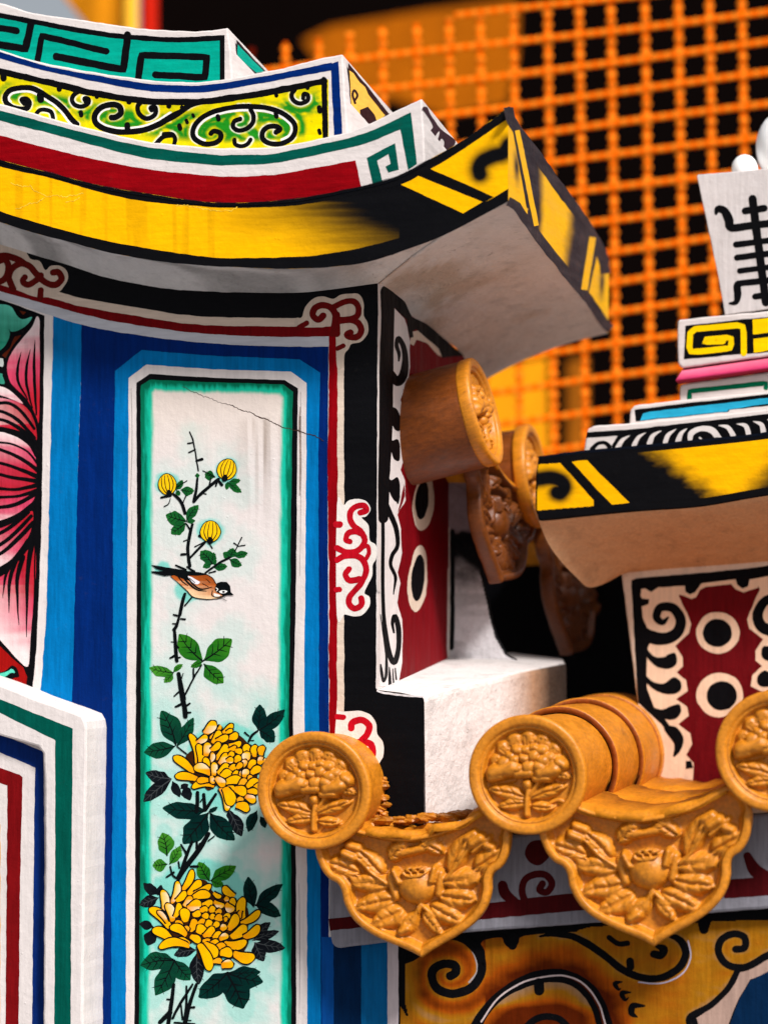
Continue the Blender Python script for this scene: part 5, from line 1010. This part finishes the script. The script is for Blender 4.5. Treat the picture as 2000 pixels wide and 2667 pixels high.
def brown(x, y):
    D1, O2, Y1, L1 = S(86, 28, 2), S(156, 70, 6), S(160, 104, 16), S(150, 118, 92)
    n = fbm(x*.012+2, y*.03); d0 = polydist(x, y, [arcs[0][0]], 4); dsp = polydist(x, y, [arcs[3][0]], 3); dw = polydist(x, y, [arcs[4][0], arcs[6][0], arcs[7][0]], 3)
    ins = inpoly([p[:2] for p in cat(arcs[1][0], 6)])(x, y)
    def ramp4(k):
        k = np.clip(k, 0, 3)[:, None]; c = D1[None]*(1-np.clip(k, 0, 1))+O2[None]*np.clip(k, 0, 1)
        c = c*(1-np.clip(k-1, 0, 1))+Y1[None]*np.clip(k-1, 0, 1); return c*(1-np.clip(k-2, 0, 1))+L1[None]*np.clip(k-2, 0, 1)
    k = np.minimum((d0-14)/34, 1.75)+(n-.5)*1.0                      # light at the top of each limb, deep orange towards the arc below
    k = np.where(dw < 40, np.maximum(k, 2.2-(dw-8)/26+(n-.5)), k)
    k = np.where(x < 1265, 1.3+.9*np.cos(dsp*.085)+(n-.5)*1.2, k)
    di = polydist(x, y, [arcs[1][0]], 4); k = np.where(ins, 3.1-(di-6)/24+(n-.5)*.8, k)
    k = np.where(ins, k-1.9*sst(2600, 2650, y+(n-.5)*30), k)
    ye = sst(1110, 1060, x)[:, None]*.8; c = ramp4(k); return c*(1-ye)+Y1[None]*ye
FILL = c17([(540, 770), (600, 745), (680, 690), (760, 640), (850, 615), (930, 640), (1010, 720), (1050, 790), (1050, 700), (1025, 650), (1050, 615), (1120, 600), (1180, 600), (1200, 640), (1230, 665), (1270, 640), (1290, 595), (1400, 575), (1659, 560)])+c18([(700, 1270), (900, 1262), (1280, 1252), (1290, 1290), (1330, 1290), (1350, 1240), (1660, 1235), (1720, 1230), (1720, 1400), (1640, 1435), (1545, 1490), (1495, 1500), (1445, 1600), (1350, 1695), (1240, 1755), (1235, 1800), (1240, 1870), (-330, 1870), (-330, 1690)])+c17([(560, 1130), (540, 1050)])
mb = MB(); mb.grid(PF, lambda u, t: 1040+1060*u, lambda u, t: 2385+330*t, 420, 140, brown, off=.0021, keep=inpoly(FILL)); bp_ = mb.obj('scroll_painting', M_V, low)
mb = MB()
for P, wd in arcs: mb.stroke(PF, [p[:2]+((p[2]*1.2,) if len(p) > 2 else ()) for p in P], wd*1.25, BLACK, off=.0026, wobble=.8)
F_ = FILL[:19]
mb.stroke(PF, [tuple(p) for p in F_], 9, BLACK, off=.0026); 
for c_, r_ in ((c18([(420, 1600)])[0], 22), (c18([(280, 1345)])[0], 20), (c18([(1310, 1272)])[0], 20), (c18([(912, 1478)])[0], 17), (c17([(1240, 640)])[0], 20)): mb.stroke(PF, [(c_[0], c_[1]-r_*.5), (c_[0]+1, c_[1]+r_*.35)], r_*1.2, BLACK, off=.0028)
for L in ([(868, 1570, 6), (830, 1580, 20), (850, 1612, 12), (862, 1605, 3)], [(915, 1628, 6), (868, 1632, 22), (885, 1668, 14), (905, 1655, 3)], [(990, 1700, 8), (930, 1700, 26), (920, 1740, 26), (950, 1760, 6)]): mb.stroke(PF, [(a/2.074+1200, b/2.074+1800, w_/2.074*1.3) for a, b, w_ in L], 1, BLACK, off=.0028)
mb.obj('painted_outline', M_V, bp_)
mb = MB(); mb.stroke(PF, c18([(110, 1785), (200, 1660), (320, 1580), (440, 1545), (560, 1538), (660, 1580), (740, 1680), (780, 1800)]), 4.5, S(200, 180, 178), off=.0029); mb.stroke(PF, c17([(700, 680), (800, 625), (880, 620), (960, 670), (1000, 740), (1010, 830), (960, 900)]), 5, S(160, 150, 150), off=.0024)
mb.stroke(PF, c18([(960, 1572), (1080, 1578), (1190, 1530), (1240, 1440), (1225, 1350)]), 4, S(180, 170, 186), off=.0029)
mb.poly(PF, c18([(1720, 1420), (1640, 1450), (1550, 1510), (1500, 1520), (1455, 1610), (1355, 1710), (1270, 1765), (1290, 1830), (1430, 1830), (1500, 1660), (1560, 1560), (1720, 1490)]), S(172, 142, 128), off=.0024); mb.poly(PF, c18([(1720, 1480), (1560, 1565), (1505, 1660), (1440, 1830), (1720, 1830)]), S(4, 34, 66), off=.0025)
mb.obj('painted_edging', M_V, bp_)
# ================================================================== small roof on the right
c19 = q(1500, 1100, 2.458); c20 = q(1380, 780, 2.676); c21 = q(1500, 300, 3.16)
V_W2, V_E2 = .42, .29
DV = .12                                     # how much further back the courses stand
PG, PQ = FR(V_W2), FR(V_E2)
sg = thing('small_gable', 'small gable with black rings on red, tan cove and yellow black eave behind gold tiles', 'gable', P0+np.array([.45, .2, 0]), kind='thing')
mb = MB(); mb.solid(PG, [(1616, 1480), (2250, 1410), (2250, 2200), (1690, 2200), (1659, 1832)], E2*.3, CREAM*.96, wobble=.8); gw = mb.obj('wall', M_PLAIN, sg, bevel=.003)
mb = MB()
mb.poly(PG, c19([(350, 1010), (380, 998), (700, 972), (1000, 945), (1229, 918), (1900, 850), (1900, 3300), (640, 3300), (560, 2250), (400, 1790)]), S(98, 12, 18), off=.0005, wobble=.8); mb.obj('painted_field', M_V, gw)
def mir(L): return [((1828-a[0]),)+tuple(a[1:2])+tuple(a[2:]) for a in L]
def tilt(L): return [(a[0], a[1]-.07*(a[0]-915)*2*0,)+tuple(a[2:]) for a in L]
mb = MB(); CRT = S(228, 196, 168)
lh = [(350, 1000), (415, 1000), (690, 1000), (685, 1045), (655, 1110), (690, 1180), (735, 1290), (722, 1350), (632, 1432), (680, 1500), (682, 1560), (640, 1602), (700, 1650), (712, 1720), (637, 1772), (710, 1820), (718, 1880), (652, 1932), (730, 1990), (742, 2060), (702, 2130), (752, 2180), (745, 2300), (760, 3300), (440, 3300), (425, 2200), (395, 1790)]
mb.poly(PG, c19(lh), CRT, off=.0008, wobble=.9)
mb.poly(PG, c19([(a, b-.155*(a-915)) for a, b in mir(lh)]), CRT, off=.0008, wobble=.9)
mb.poly(PG, c19([(640, 1000), (1160, 950), (1160, 1060), (1110, 1075), (1070, 1088), (1020, 1070), (990, 1034), (830, 1052), (790, 1072), (765, 1120), (735, 1130), (695, 1112), (655, 1100)]), CRT, off=.0009, wobble=.8)
for (cx, cy, r_) in ((905, 1347, 139), (918, 1745, 149)): mb.poly(PG, c19([(cx+r_*math.cos(a), cy+r_*.96*math.sin(a)) for a in np.linspace(0, 2*math.pi, 20)[:-1]]), CRT, off=.0009, smooth=True, wobble=1.0)
mb.obj('painted_border', M_V, gw)
mb = MB()
mb.poly(PG, c19([(350, 1010), (385, 998), (700, 972), (1000, 945), (1229, 918), (1700, 870), (1700, 930), (1229, 985), (1110, 1005), (1098, 1050), (1060, 1062), (1030, 1040), (1020, 1003), (800, 1030), (760, 1090), (725, 1102), (700, 1085), (695, 1045), (525, 1056), (480, 1085), (440, 1062), (415, 1065), (410, 1110), (420, 1130), (465, 1132), (462, 1165), (420, 1180), (425, 1250), (455, 1320), (500, 1365), (480, 1400), (440, 1480), (450, 1600), (440, 1640), (445, 1700), (400, 1700), (470, 1800), (440, 1812), (395, 1795)]), BLACK, off=.0012, wobble=.8)
sc1 = [(585, 1250, 16), (550, 1280, 40), (512, 1245, 50), (540, 1185, 54), (620, 1190, 60), (668, 1265, 66), (645, 1345, 72), (570, 1385, 76), (470, 1370, 84), (420, 1320, 50)]
def gst(L, m=False):
    L = [(a, b-.155*(a-915), w_) for a, b, w_ in [((1828-a[0]), a[1], a[2]) for a in L]] if m else L
    mb.stroke(PG, [(a, b, w_/2.458) for a, b, w_ in c19(L)], 1, BLACK, off=.0013)
gst(sc1); gst(sc1, True)
bst = [(382, 1300), (450, 1360), (462, 1420), (452, 1500), (448, 1600), (452, 1700), (500, 1830), (570, 1905), (610, 1965), (590, 1990), (540, 1930), (395, 1795)]
mb.poly(PG, c19(bst), BLACK, off=.0013); mb.poly(PG, c19([(a, b-.155*(a-915)) for a, b in mir(bst)]), BLACK, off=.0013)
for L in ([(440, 1440), (500, 1500), (560, 1502), (590, 1485), (632, 1480), (642, 1540), (590, 1578), (510, 1560), (450, 1500)], [(440, 1620), (490, 1660), (560, 1672), (620, 1632), (665, 1660), (668, 1710), (630, 1738), (560, 1735), (490, 1705), (445, 1660)], [(395, 1740), (450, 1800), (540, 1838), (610, 1815), (660, 1805), (668, 1860), (620, 1905), (520, 1885), (440, 1830)], [(560, 1955), (640, 1952), (688, 2030), (660, 2110), (620, 2140), (625, 2060)]):
    mb.poly(PG, c19(L), BLACK, off=.0014, smooth=True); mb.poly(PG, c19([(a, b-.155*(a-915)) for a, b in mir(L)]), BLACK, off=.0014, smooth=True)
for (cx, cy, r_) in ((902, 1347, 94), (930, 1750, 97)): mb.poly(PG, c19([(cx+r_*math.cos(a), cy+r_*.96*math.sin(a)) for a in np.linspace(0, 2*math.pi, 20)[:-1]]), BLACK, off=.0014, smooth=True, wobble=1.0)
mb.poly(PG, c19([(700, 2170), (735, 2165), (750, 2212), (700, 2220)]), BLACK, off=.0014); mb.obj('painted_scroll', M_V, gw)
# grey mortar where the barrel meets the wall
# cove soffit
bE = curve([(1400, 1357), (1500, 1346), (1663, 1332), (1825, 1320), (2000, 1291), (2250, 1262)]); bW = curve([(1616, 1491), (1700, 1484), (2000, 1462), (2250, 1436)])
Lb = cat([(1402, 1357), (1428, 1417), (1463, 1465), (1500, 1503), (1535, 1530), (1590, 1512), (1616, 1491)], 6); n_ = len(Lb); rows = []
for i, lp in enumerate(Lb):
    t = i/(n_-1); v = V_E2*(1-t)+V_W2*t; pl = FR(v); tt_ = np.linspace(0, 1, 60)
    x = lp[0]+(2250-lp[0])*tt_; yb = bE(x)*(1-t**.8)+bW(x)*t**.8; w_ = np.exp(-tt_*14); y = yb*(1-w_)+lp[1]*w_; rows.append(pl.hit(np.stack([x, y], 1)))
mb = MB(); mb.loft(rows, S(198, 156, 118)); mb.obj('soffit', M_PLAIN, sg, smooth=True)
# eave
qT = curve([(1400, 1190), (1516, 1175), (1700, 1158), (1850, 1143), (2000, 1126), (2250, 1092)])
ep = [(1402, 1189)]+[(x, qT(x)) for x in np.linspace(1420, 2250, 30)]+[(x, bE(x)) for x in np.linspace(2250, 1404, 30)]+[(1394, 1330), (1394, 1240)]
mb = MB(); mb.solid(PQ, ep, E2*.13, BLACK, step=14, wobble=.8); ev2 = mb.obj('eave', M_G, sg, bevel=.002)
mb = MB()
def q2(x, y):
    n = fbm(x*.03, y*.06); a = np.zeros(x.shape)
    t = (y-qT(x))/(bE(x)-qT(x))
    left = sst(1660, 1760, x-(t-.1)*210+(n-.5)*50); right = sst(2060, 1950, x+(t-.5)*150+(n-.5)*40); far = sst(2190, 2240, x)
    a = np.where(x > 1545, np.maximum(left*right, far), 0)
    sw = cat(c5b([(560, 640), (640, 625), (740, 615), (820, 640), (850, 690), (820, 740), (790, 735)]), 5); dd = np.full(x.shape, 1e9)
    for p in sw: dd = np.minimum(dd, np.hypot(x-p[0], y-p[1]))
    s_ = np.exp(-np.maximum(dd-9, 0)**2/(2*11**2))*1.1; inl = (x < 1562+(y-1318)*.62*1+0)
    a = np.where(x <= 1545, 1-np.clip(s_, 0, 1), a)
    return YEL[None]*.93*a[:, None]*(1+.12*(fbm(x*.05, y*.3)-.5))[:, None]+BLACK[None]*(1-a)[:, None]
c5b = q(1200, 1050, 3.16)
mb.grid(PQ, lambda u, t: 1660+570*u, lambda u, t: (qT(1660+570*u)+17)*(1-t)+(bE(1660+570*u)-22)*t, 280, 60, q2, off=.0005)
QL = c5b([(632, 502), (825, 490), (1145, 845), (622, 886)])
mb.grid(PQ, lambda u, t: 1394+172*u, lambda u, t: 1200+135*t, 120, 96, q2, off=.0006, keep=inpoly(QL)); mb.obj('painted_ground', M_G, ev2)
mb = MB(); mb.poly(PQ, c5b([(910, 482), (1037, 467), (1120, 560), (1388, 820), (1240, 836), (1100, 690)]), YEL*.93, off=.0008, wobble=.7); mb.obj('slanted_bar', M_G, ev2)
mb = MB(); mb.stroke(PQ, [(x, qT(x)+2) for x in np.linspace(1404, 2230, 60)], 7, S(8, 14, 26), off=.0012, smooth=False, wobble=1.4); mb.stroke(PQ, c5b([(820, 480), (1160, 860)]), 6, BLACK, off=.001, smooth=False); mb.obj('edge_line', M_G, ev2)
# the courses above
def slab(name, v, pts, D, col, mat=M_H, bev=.0025, wob_=.8):
    mb = MB(); mb.solid(FR(v+DV), c20(pts), E2*D, col, wobble=wob_); return mb.obj(name, mat, sg, bevel=bev)
X2 = 2350
s1 = slab('wave_course', .19, [(370, 1075), (392, 930), (405, 900), (440, 882), (480, 878), (700, 862), (1659, 765), (X2, 690), (X2, 930), (1659, 945)], .12, WHITE*.95); P1 = FR(.19+DV)
mb = MB(); mb.poly(P1, c20([(395, 925), (700, 905), (1659, 797), (X2, 725), (X2, 940), (1659, 935), (600, 1040), (560, 1030), (610, 950), (390, 965)]), BLACK, off=.0005)
mb.stroke(P1, c20([(445, 1045, 30), (475, 1010, 26), (520, 1000, 24), (545, 1020, 28), (570, 1035, 30)]), 10, BLACK, off=.0006) if False else None
for L, wd in (([(430, 1045, 34), (470, 1005, 26), (520, 1000, 26), (550, 1025, 34)], 1),): mb.stroke(P1, [(a, b, w_/2.676) for a, b, w_ in c20(L)], 1, BLACK, off=.0006)
mb.obj('painted_ground', M_H, s1)
mb = MB()
for L in ([(692, 948, 4), (645, 980, 26), (612, 1030, 36)], [(803, 930, 4), (752, 965, 26), (725, 1018, 34)], [(913, 916, 4), (856, 950, 28), (832, 1005, 38)], [(1016, 904, 4), (965, 942, 26), (940, 995, 32)], [(1092, 900, 4), (1050, 938, 30), (1030, 990, 40)], [(1112, 985, 30), (1125, 930, 40), (1190, 900, 36), (1265, 912, 44), (1312, 965, 44)], [(1180, 965, 12), (1205, 985, 14)], [(1312, 878, 4), (1375, 890, 30), (1415, 945, 36)], [(1440, 866, 4), (1500, 880, 30), (1520, 938, 36)], [(1552, 850, 4), (1610, 872, 30), (1625, 925, 36)], [(1650, 836, 4), (1715, 860, 30), (1735, 915, 34)]):
    mb.stroke(P1, [(a, b, w_/2.676) for a, b, w_ in c20(L)], 1, WHITE, off=.0009, wobble=.6)
mb.obj('painted_wave', M_H, s1)
s2 = slab('blue_course', .205, [(690, 880), (695, 800), (700, 768), (725, 740), (760, 732), (1659, 640), (X2, 570), (X2, 720), (1659, 790)], .12, WHITE*.93); P2 = FR(.205+DV)
mb = MB(); mb.poly(P2, c20([(735, 850), (728, 768), (900, 745), (1659, 658), (X2, 588), (X2, 690), (1659, 742), (1390, 768), (1380, 782), (850, 838)]), BLACK, off=.0005); mb.obj('painted_ground', M_H, s2)
mb = MB(); mb.poly(P2, c20([(765, 842), (785, 795), (830, 782), (1659, 686), (X2, 616), (X2, 676), (1659, 726), (1380, 768), (1372, 780), (855, 832)]), S(40, 160, 196), off=.0008); mb.obj('painted_stripe', M_H, s2)
s3 = slab('green_course', .225, [(1040, 715), (1045, 600), (1060, 590), (1659, 505), (X2, 420), (X2, 600), (1659, 660)], .12, WHITE*.93); P3 = FR(.225+DV)
mb = MB(); mb.stroke(P3, c20([(1108, 690), (1110, 640), (1640, 583), (1642, 615)]), 13, S(0, 104, 70), off=.0005, smooth=False); mb.obj('painted_stripe', M_H, s3)
# pink moulding: a rounded band
rows = []
for (v, dx, pts) in ((.225, 0, [(1040, 592), (1659, 505), (X2, 418)]), (.21, 0, [(1016, 572), (1659, 488), (X2, 402)]), (.207, 0, [(1014, 560), (1659, 470), (X2, 386)]), (.222, 0, [(1055, 500), (1659, 415), (X2, 330)]), (.24, 0, [(1068, 478), (1659, 392), (X2, 306)])):
    rows.append(FR(v+DV).hit(c20(resamp(pts, 40, False))))
m_ = min(len(r_) for r_ in rows); rows = [r_[np.linspace(0, len(r_)-1, 30).astype(int)] for r_ in rows]
def pink(V): 
    k = np.repeat(np.arange(5), 30); n = fbm(V[:, 0]*60, V[:, 2]*90); c0 = np.array([S(120, 10, 30), S(150, 14, 44), S(214, 60, 110), S(228, 112, 140), S(186, 40, 70)])[k]; return c0*(.85+.35*n)[:, None]
mb = MB(); mb.loft(rows, None, colfn=pink); mb.obj('pink_moulding', M_G, sg, smooth=True)
s4 = slab('yellow_key_course', .222, [(1025, 150), (1040, 140), (1659, 80), (X2, 12), (X2, 322), (1659, 395), (1062, 476), (1040, 462), (1030, 440), (1026, 300)], .12, WHITE*.92); P4 = FR(.222+DV)
mb = MB(); mb.poly(P4, c20([(1080, 182), (1659, 120), (X2, 50), (X2, 300), (1659, 368), (1450, 382), (1072, 416)]), BLACK, off=.0005); mb.obj('painted_ground', M_H, s4)
mb = MB(); YK = S(250, 204, 0)
mb.stroke(P4, c20([(1487, 375), (1487, 230), (1480, 190), (1440, 180), (1150, 206), (1115, 235), (1108, 330), (1120, 362), (1180, 362), (1390, 340), (1400, 310), (1398, 272), (1370, 266), (1225, 280), (1212, 294), (1340, 292)]), 15.5, YK, off=.0008, smooth=False, wobble=.5)
for a in (0,): 
    mb.poly(P4, c20([(1548, 140), (1700, 122), (1700, 226), (1550, 242)]), YK, off=.0008); mb.poly(P4, c20([(1556, 272), (1700, 258), (1700, 352), (1556, 370)]), YK, off=.0008)
mb.obj('painted_meander', M_H, s4)
# tapered block with the longevity sign
blk = thing('inscribed_block', 'grey white tapered block bearing a black longevity sign above the yellow key course', 'block', FR(.235+DV).hit([(1900, 820)])[0])
PB2 = FR(.225+DV)
cx0 = lambda y: 1960+(y-490)*.105
bl_ = [(990, 500), (1000, 490), (1580, 440), (2050, 398), (2062, 410), (1975, 1540), (1222, 1645), (1150, 1250), (1060, 820)]
mb = MB(); mb.solid(PB2, c21(bl_), E2*.16, S(206, 198, 196), wobble=.6); bo = mb.obj('block', M_V, blk, bevel=.004)
mb = MB()
for L, wd in (([(1450, 690), (1475, 900), (1515, 1200), (1560, 1540)], 68), ([(1390, 787), (1500, 772), (1545, 765)], 58), ([(1150, 808, 26), (1165, 775, 56), (1215, 785, 66), (1255, 860, 76), (1275, 925, 66), (1420, 910, 62), (1700, 875, 60), (1750, 850, 60)], 62), ([(1312, 1066), (1680, 1018)], 50), ([(1322, 1172), (1690, 1126)], 52), ([(1345, 1282), (1700, 1236)], 46), ([(1262, 1548, 18), (1310, 1540, 44), (1328, 1480, 62), (1325, 1400, 60), (1360, 1382, 52), (1500, 1368, 52), (1720, 1338, 52)], 60), ([(1470, 1492), (1640, 1470)], 50)):
    s_ = 3.16; mb.stroke(PB2, [(p[0], p[1], (p[2] if len(p) > 2 else wd)/s_) for p in c21(L)], 1, BLACK, off=.0008, smooth=len(L) > 3, wobble=.5)
mb.obj('painted_sign', M_V, bo)
# white rounded figure on the block
fig = thing('white_finial', 'white rounded finial with a small lobe on top of the inscribed block', 'finial', FR(.30+DV).hit([(2040, 440)])[0])
def blob(name, px, py, v, rx, ry, rz, par, col, ya=None):
    c = FR(v+DV).hit([(px, py)])[0]; mb = MB(); V = []; n1, n2 = 20, 32; cs = []
    for i in range(n1+1):
        for j in range(n2):
            a = math.pi*i/n1; b = 2*math.pi*j/n2; d_ = np.array([math.sin(a)*math.cos(b), math.sin(a)*math.sin(b), math.cos(a)]); V.append(c+E1*rx*d_[0]+E2*ry*d_[1]+EZ*rz*d_[2]); cs.append(col if ya is None or d_[0] > ya else S(246, 180, 20))
    mb.add(V, [(i*n2+j, (i+1)*n2+j, (i+1)*n2+(j+1) % n2, i*n2+(j+1) % n2) for i in range(n1) for j in range(n2)], np.array(cs)); return mb.obj(name, M_PANEL, par, smooth=True)
blob('bulb', 2042, 384, .30, .040, .040, .052, fig, S(250, 250, 250)); blob('foot', 1938, 442, .27, .0185, .022, .021, fig, S(250, 248, 244), -.90)

# ================================================================== orange safety net
def nocol(s_): s_ = np.repeat(np.asarray(s_), 7)[:, None]; return NO[None]+np.array([0, .075, .012])[None]*(s_+.3)
NP = Pl(np.array([0, 1.35, 0]), np.array([-.05, -1, 0]))
net = thing('safety_net', 'bright orange knotted safety net stretched behind the roofs', 'net', (0.2, 1.35, .3))
NO = np.array([1.0, .175, .004])
xv = [455, 540, 622, 705, 790, 872, 955, 1000+0, 1084, 1166, 1248, 1332, 1416, 1503, 1589, 1676, 1763, 1847, 1931, 2015, 2100]
xv = [410+85.2*i for i in range(21)]
def vx_(i, y): return xv[i]-8+(y-200)*.016+(3*math.sin(i*1.7))
yh = [j*82.6 for j in range(-2, 20)]
def hy(j, x): return 20+82.6*j-(x-1400)*.118-(j*.12)*(x-1400)*.02+4*math.sin(x*.004+j)
M_ND = M_NET
def tube(mb, P, rad, col, n=7):
    P = np.asarray(P); T = np.gradient(P, axis=0); T /= np.linalg.norm(T, axis=1)[:, None]; ref = np.array([0, 1., 0]); A = np.cross(T, ref); A /= np.linalg.norm(A, axis=1)[:, None]; B = np.cross(T, A)
    rad = np.broadcast_to(np.asarray(rad, float), (len(P),)); V = []
    for k in range(n): a = 2*math.pi*k/n; V.append(P+(A*math.cos(a)+B*math.sin(a)*.16)*rad[:, None])
    V = np.stack(V, 1).reshape(-1, 3); m = len(P); mb.add(V, [(i*n+j, i*n+(j+1) % n, (i+1)*n+(j+1) % n, (i+1)*n+j) for i in range(m-1) for j in range(n)], col)
pxm = .0005*5.35/4
top_line = lambda x: max(-30, 118-(x-700)*.15) if x > 690 else 150-(x-400)*.1
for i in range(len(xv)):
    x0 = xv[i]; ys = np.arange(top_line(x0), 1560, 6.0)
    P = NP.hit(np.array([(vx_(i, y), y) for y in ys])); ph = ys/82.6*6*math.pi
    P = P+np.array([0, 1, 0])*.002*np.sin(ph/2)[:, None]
    mb = MB(); tube(mb, P, pxm*(9.6+3.8*np.sin(ph+i)), nocol(np.sin(ph+i)) if xv[i] > 690 else np.array([.10, .006, .002])); mb.obj('upright_strand', M_NET, net, smooth=True)  # leftmost strands dark red, their shade put into the cord colour
for j in range(-5, 22):
    xs_ = np.arange(380, 2140, 7.0); pts = np.array([(x, hy(j, x)) for x in xs_]); pts = pts[[p[1] > top_line(p[0])-4 for p in pts]]
    if len(pts) < 8 or pts[:, 1].min() > 1520: continue
    P = NP.hit(pts)+np.array([0, -.004, 0]); ph = pts[:, 0]/85.2*2*math.pi*5
    mb = MB(); tube(mb, P, pxm*(8.4+1.6*np.sin(ph)), nocol(np.sin(ph*.5+j))); mb.obj('level_strand', M_NET, net, smooth=True)
# ================================================================== far behind
def board(name, label, cat_, y, pts, col, th=.06, mat=M_DARK):
    pl = Pl(np.array([0, y, 0]), np.array([0, -1, 0])); c = pl.hit(pts).mean(0); t = thing(name, label, cat_, c, kind='thing'); mb = MB(); mb.solid(pl, pts, np.array([0, th, 0]), col, wobble=0, step=200); mb.obj('board', mat, t); return t
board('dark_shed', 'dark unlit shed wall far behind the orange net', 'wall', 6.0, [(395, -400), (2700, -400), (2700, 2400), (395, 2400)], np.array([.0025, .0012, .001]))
board('amber_awning', 'blurred amber awning sheet in the top left beside a pale post', 'awning', 2.6, [(-300, -500), (150, -30), (232, 70), (330, 240), (330, -500)], S(226, 142, 22), .03)
board('amber_sheet', 'blurred brown amber sheet behind the top of the net', 'sheet', 4.6, [(790, 105), (860, 70), (1100, 30), (1350, 0), (1345, 150), (1320, 270), (1150, 300), (1010, 250), (960, 300), (890, 240)], S(168, 88, 8), .03)
board('amber_board', 'blurred amber boards behind the net above the half hidden tile end', 'board', 3.6, [(1240, 960), (1425, 930), (1430, 1300), (1240, 1300)], S(236, 150, 18), .03)
board('amber_plank', 'narrow blurred amber plank beside the amber boards behind the net', 'board', 3.62, [(1478, 940), (1530, 930), (1532, 1300), (1480, 1300)], S(150, 84, 16), .03)
def post(name, label, x0, x1, y, col):
    pl = Pl(np.array([0, y, 0]), np.array([0, -1, 0])); t = thing(name, label, 'post', pl.hit([((x0+x1)/2, 400)])[0]); mb = MB(); A = pl.hit([((x0+x1)/2, -400), ((x0+x1)/2, 1200)]); r_ = (pl.hit([(x1, 0)])[0][0]-pl.hit([(x0, 0)])[0][0])/2
    P = A[0]+(A[1]-A[0])*np.linspace(0, 1, 12)[:, None]
    V = []; n = 16
    for k in range(n): a = 2*math.pi*k/n; V.append(P+np.array([math.cos(a)*r_, math.sin(a)*r_, 0]))
    V = np.stack(V, 1).reshape(-1, 3); mb.add(V, [(i*n+j, i*n+(j+1) % n, (i+1)*n+(j+1) % n, (i+1)*n+j) for i in range(11) for j in range(n)], col); mb.obj('shaft', M_G, t, smooth=True)
post('yellow_post', 'blurred yellow post in the top left beside a red post', 322, 360, 2.4, S(252, 186, 50))
post('red_post', 'blurred red post in the top left beside the yellow post', 366, 412, 2.5, S(196, 30, 8))

rec = thing('recess_shade_sheet', 'black shaded recess wall behind the hanging side drip tiles', 'wall', FR(.74).hit([(1500, 1700)])[0], kind='thing')
mb = MB(); mb.solid(FR(.74), [(1190, 1300), (1395, 1240), (1560, 1300), (1760, 1400), (1760, 2100), (1190, 2100)], E2*.05, BLACK, wobble=0); mb.obj('panel', M_V, rec)  # black sheet, the shade of the recess put into its colour
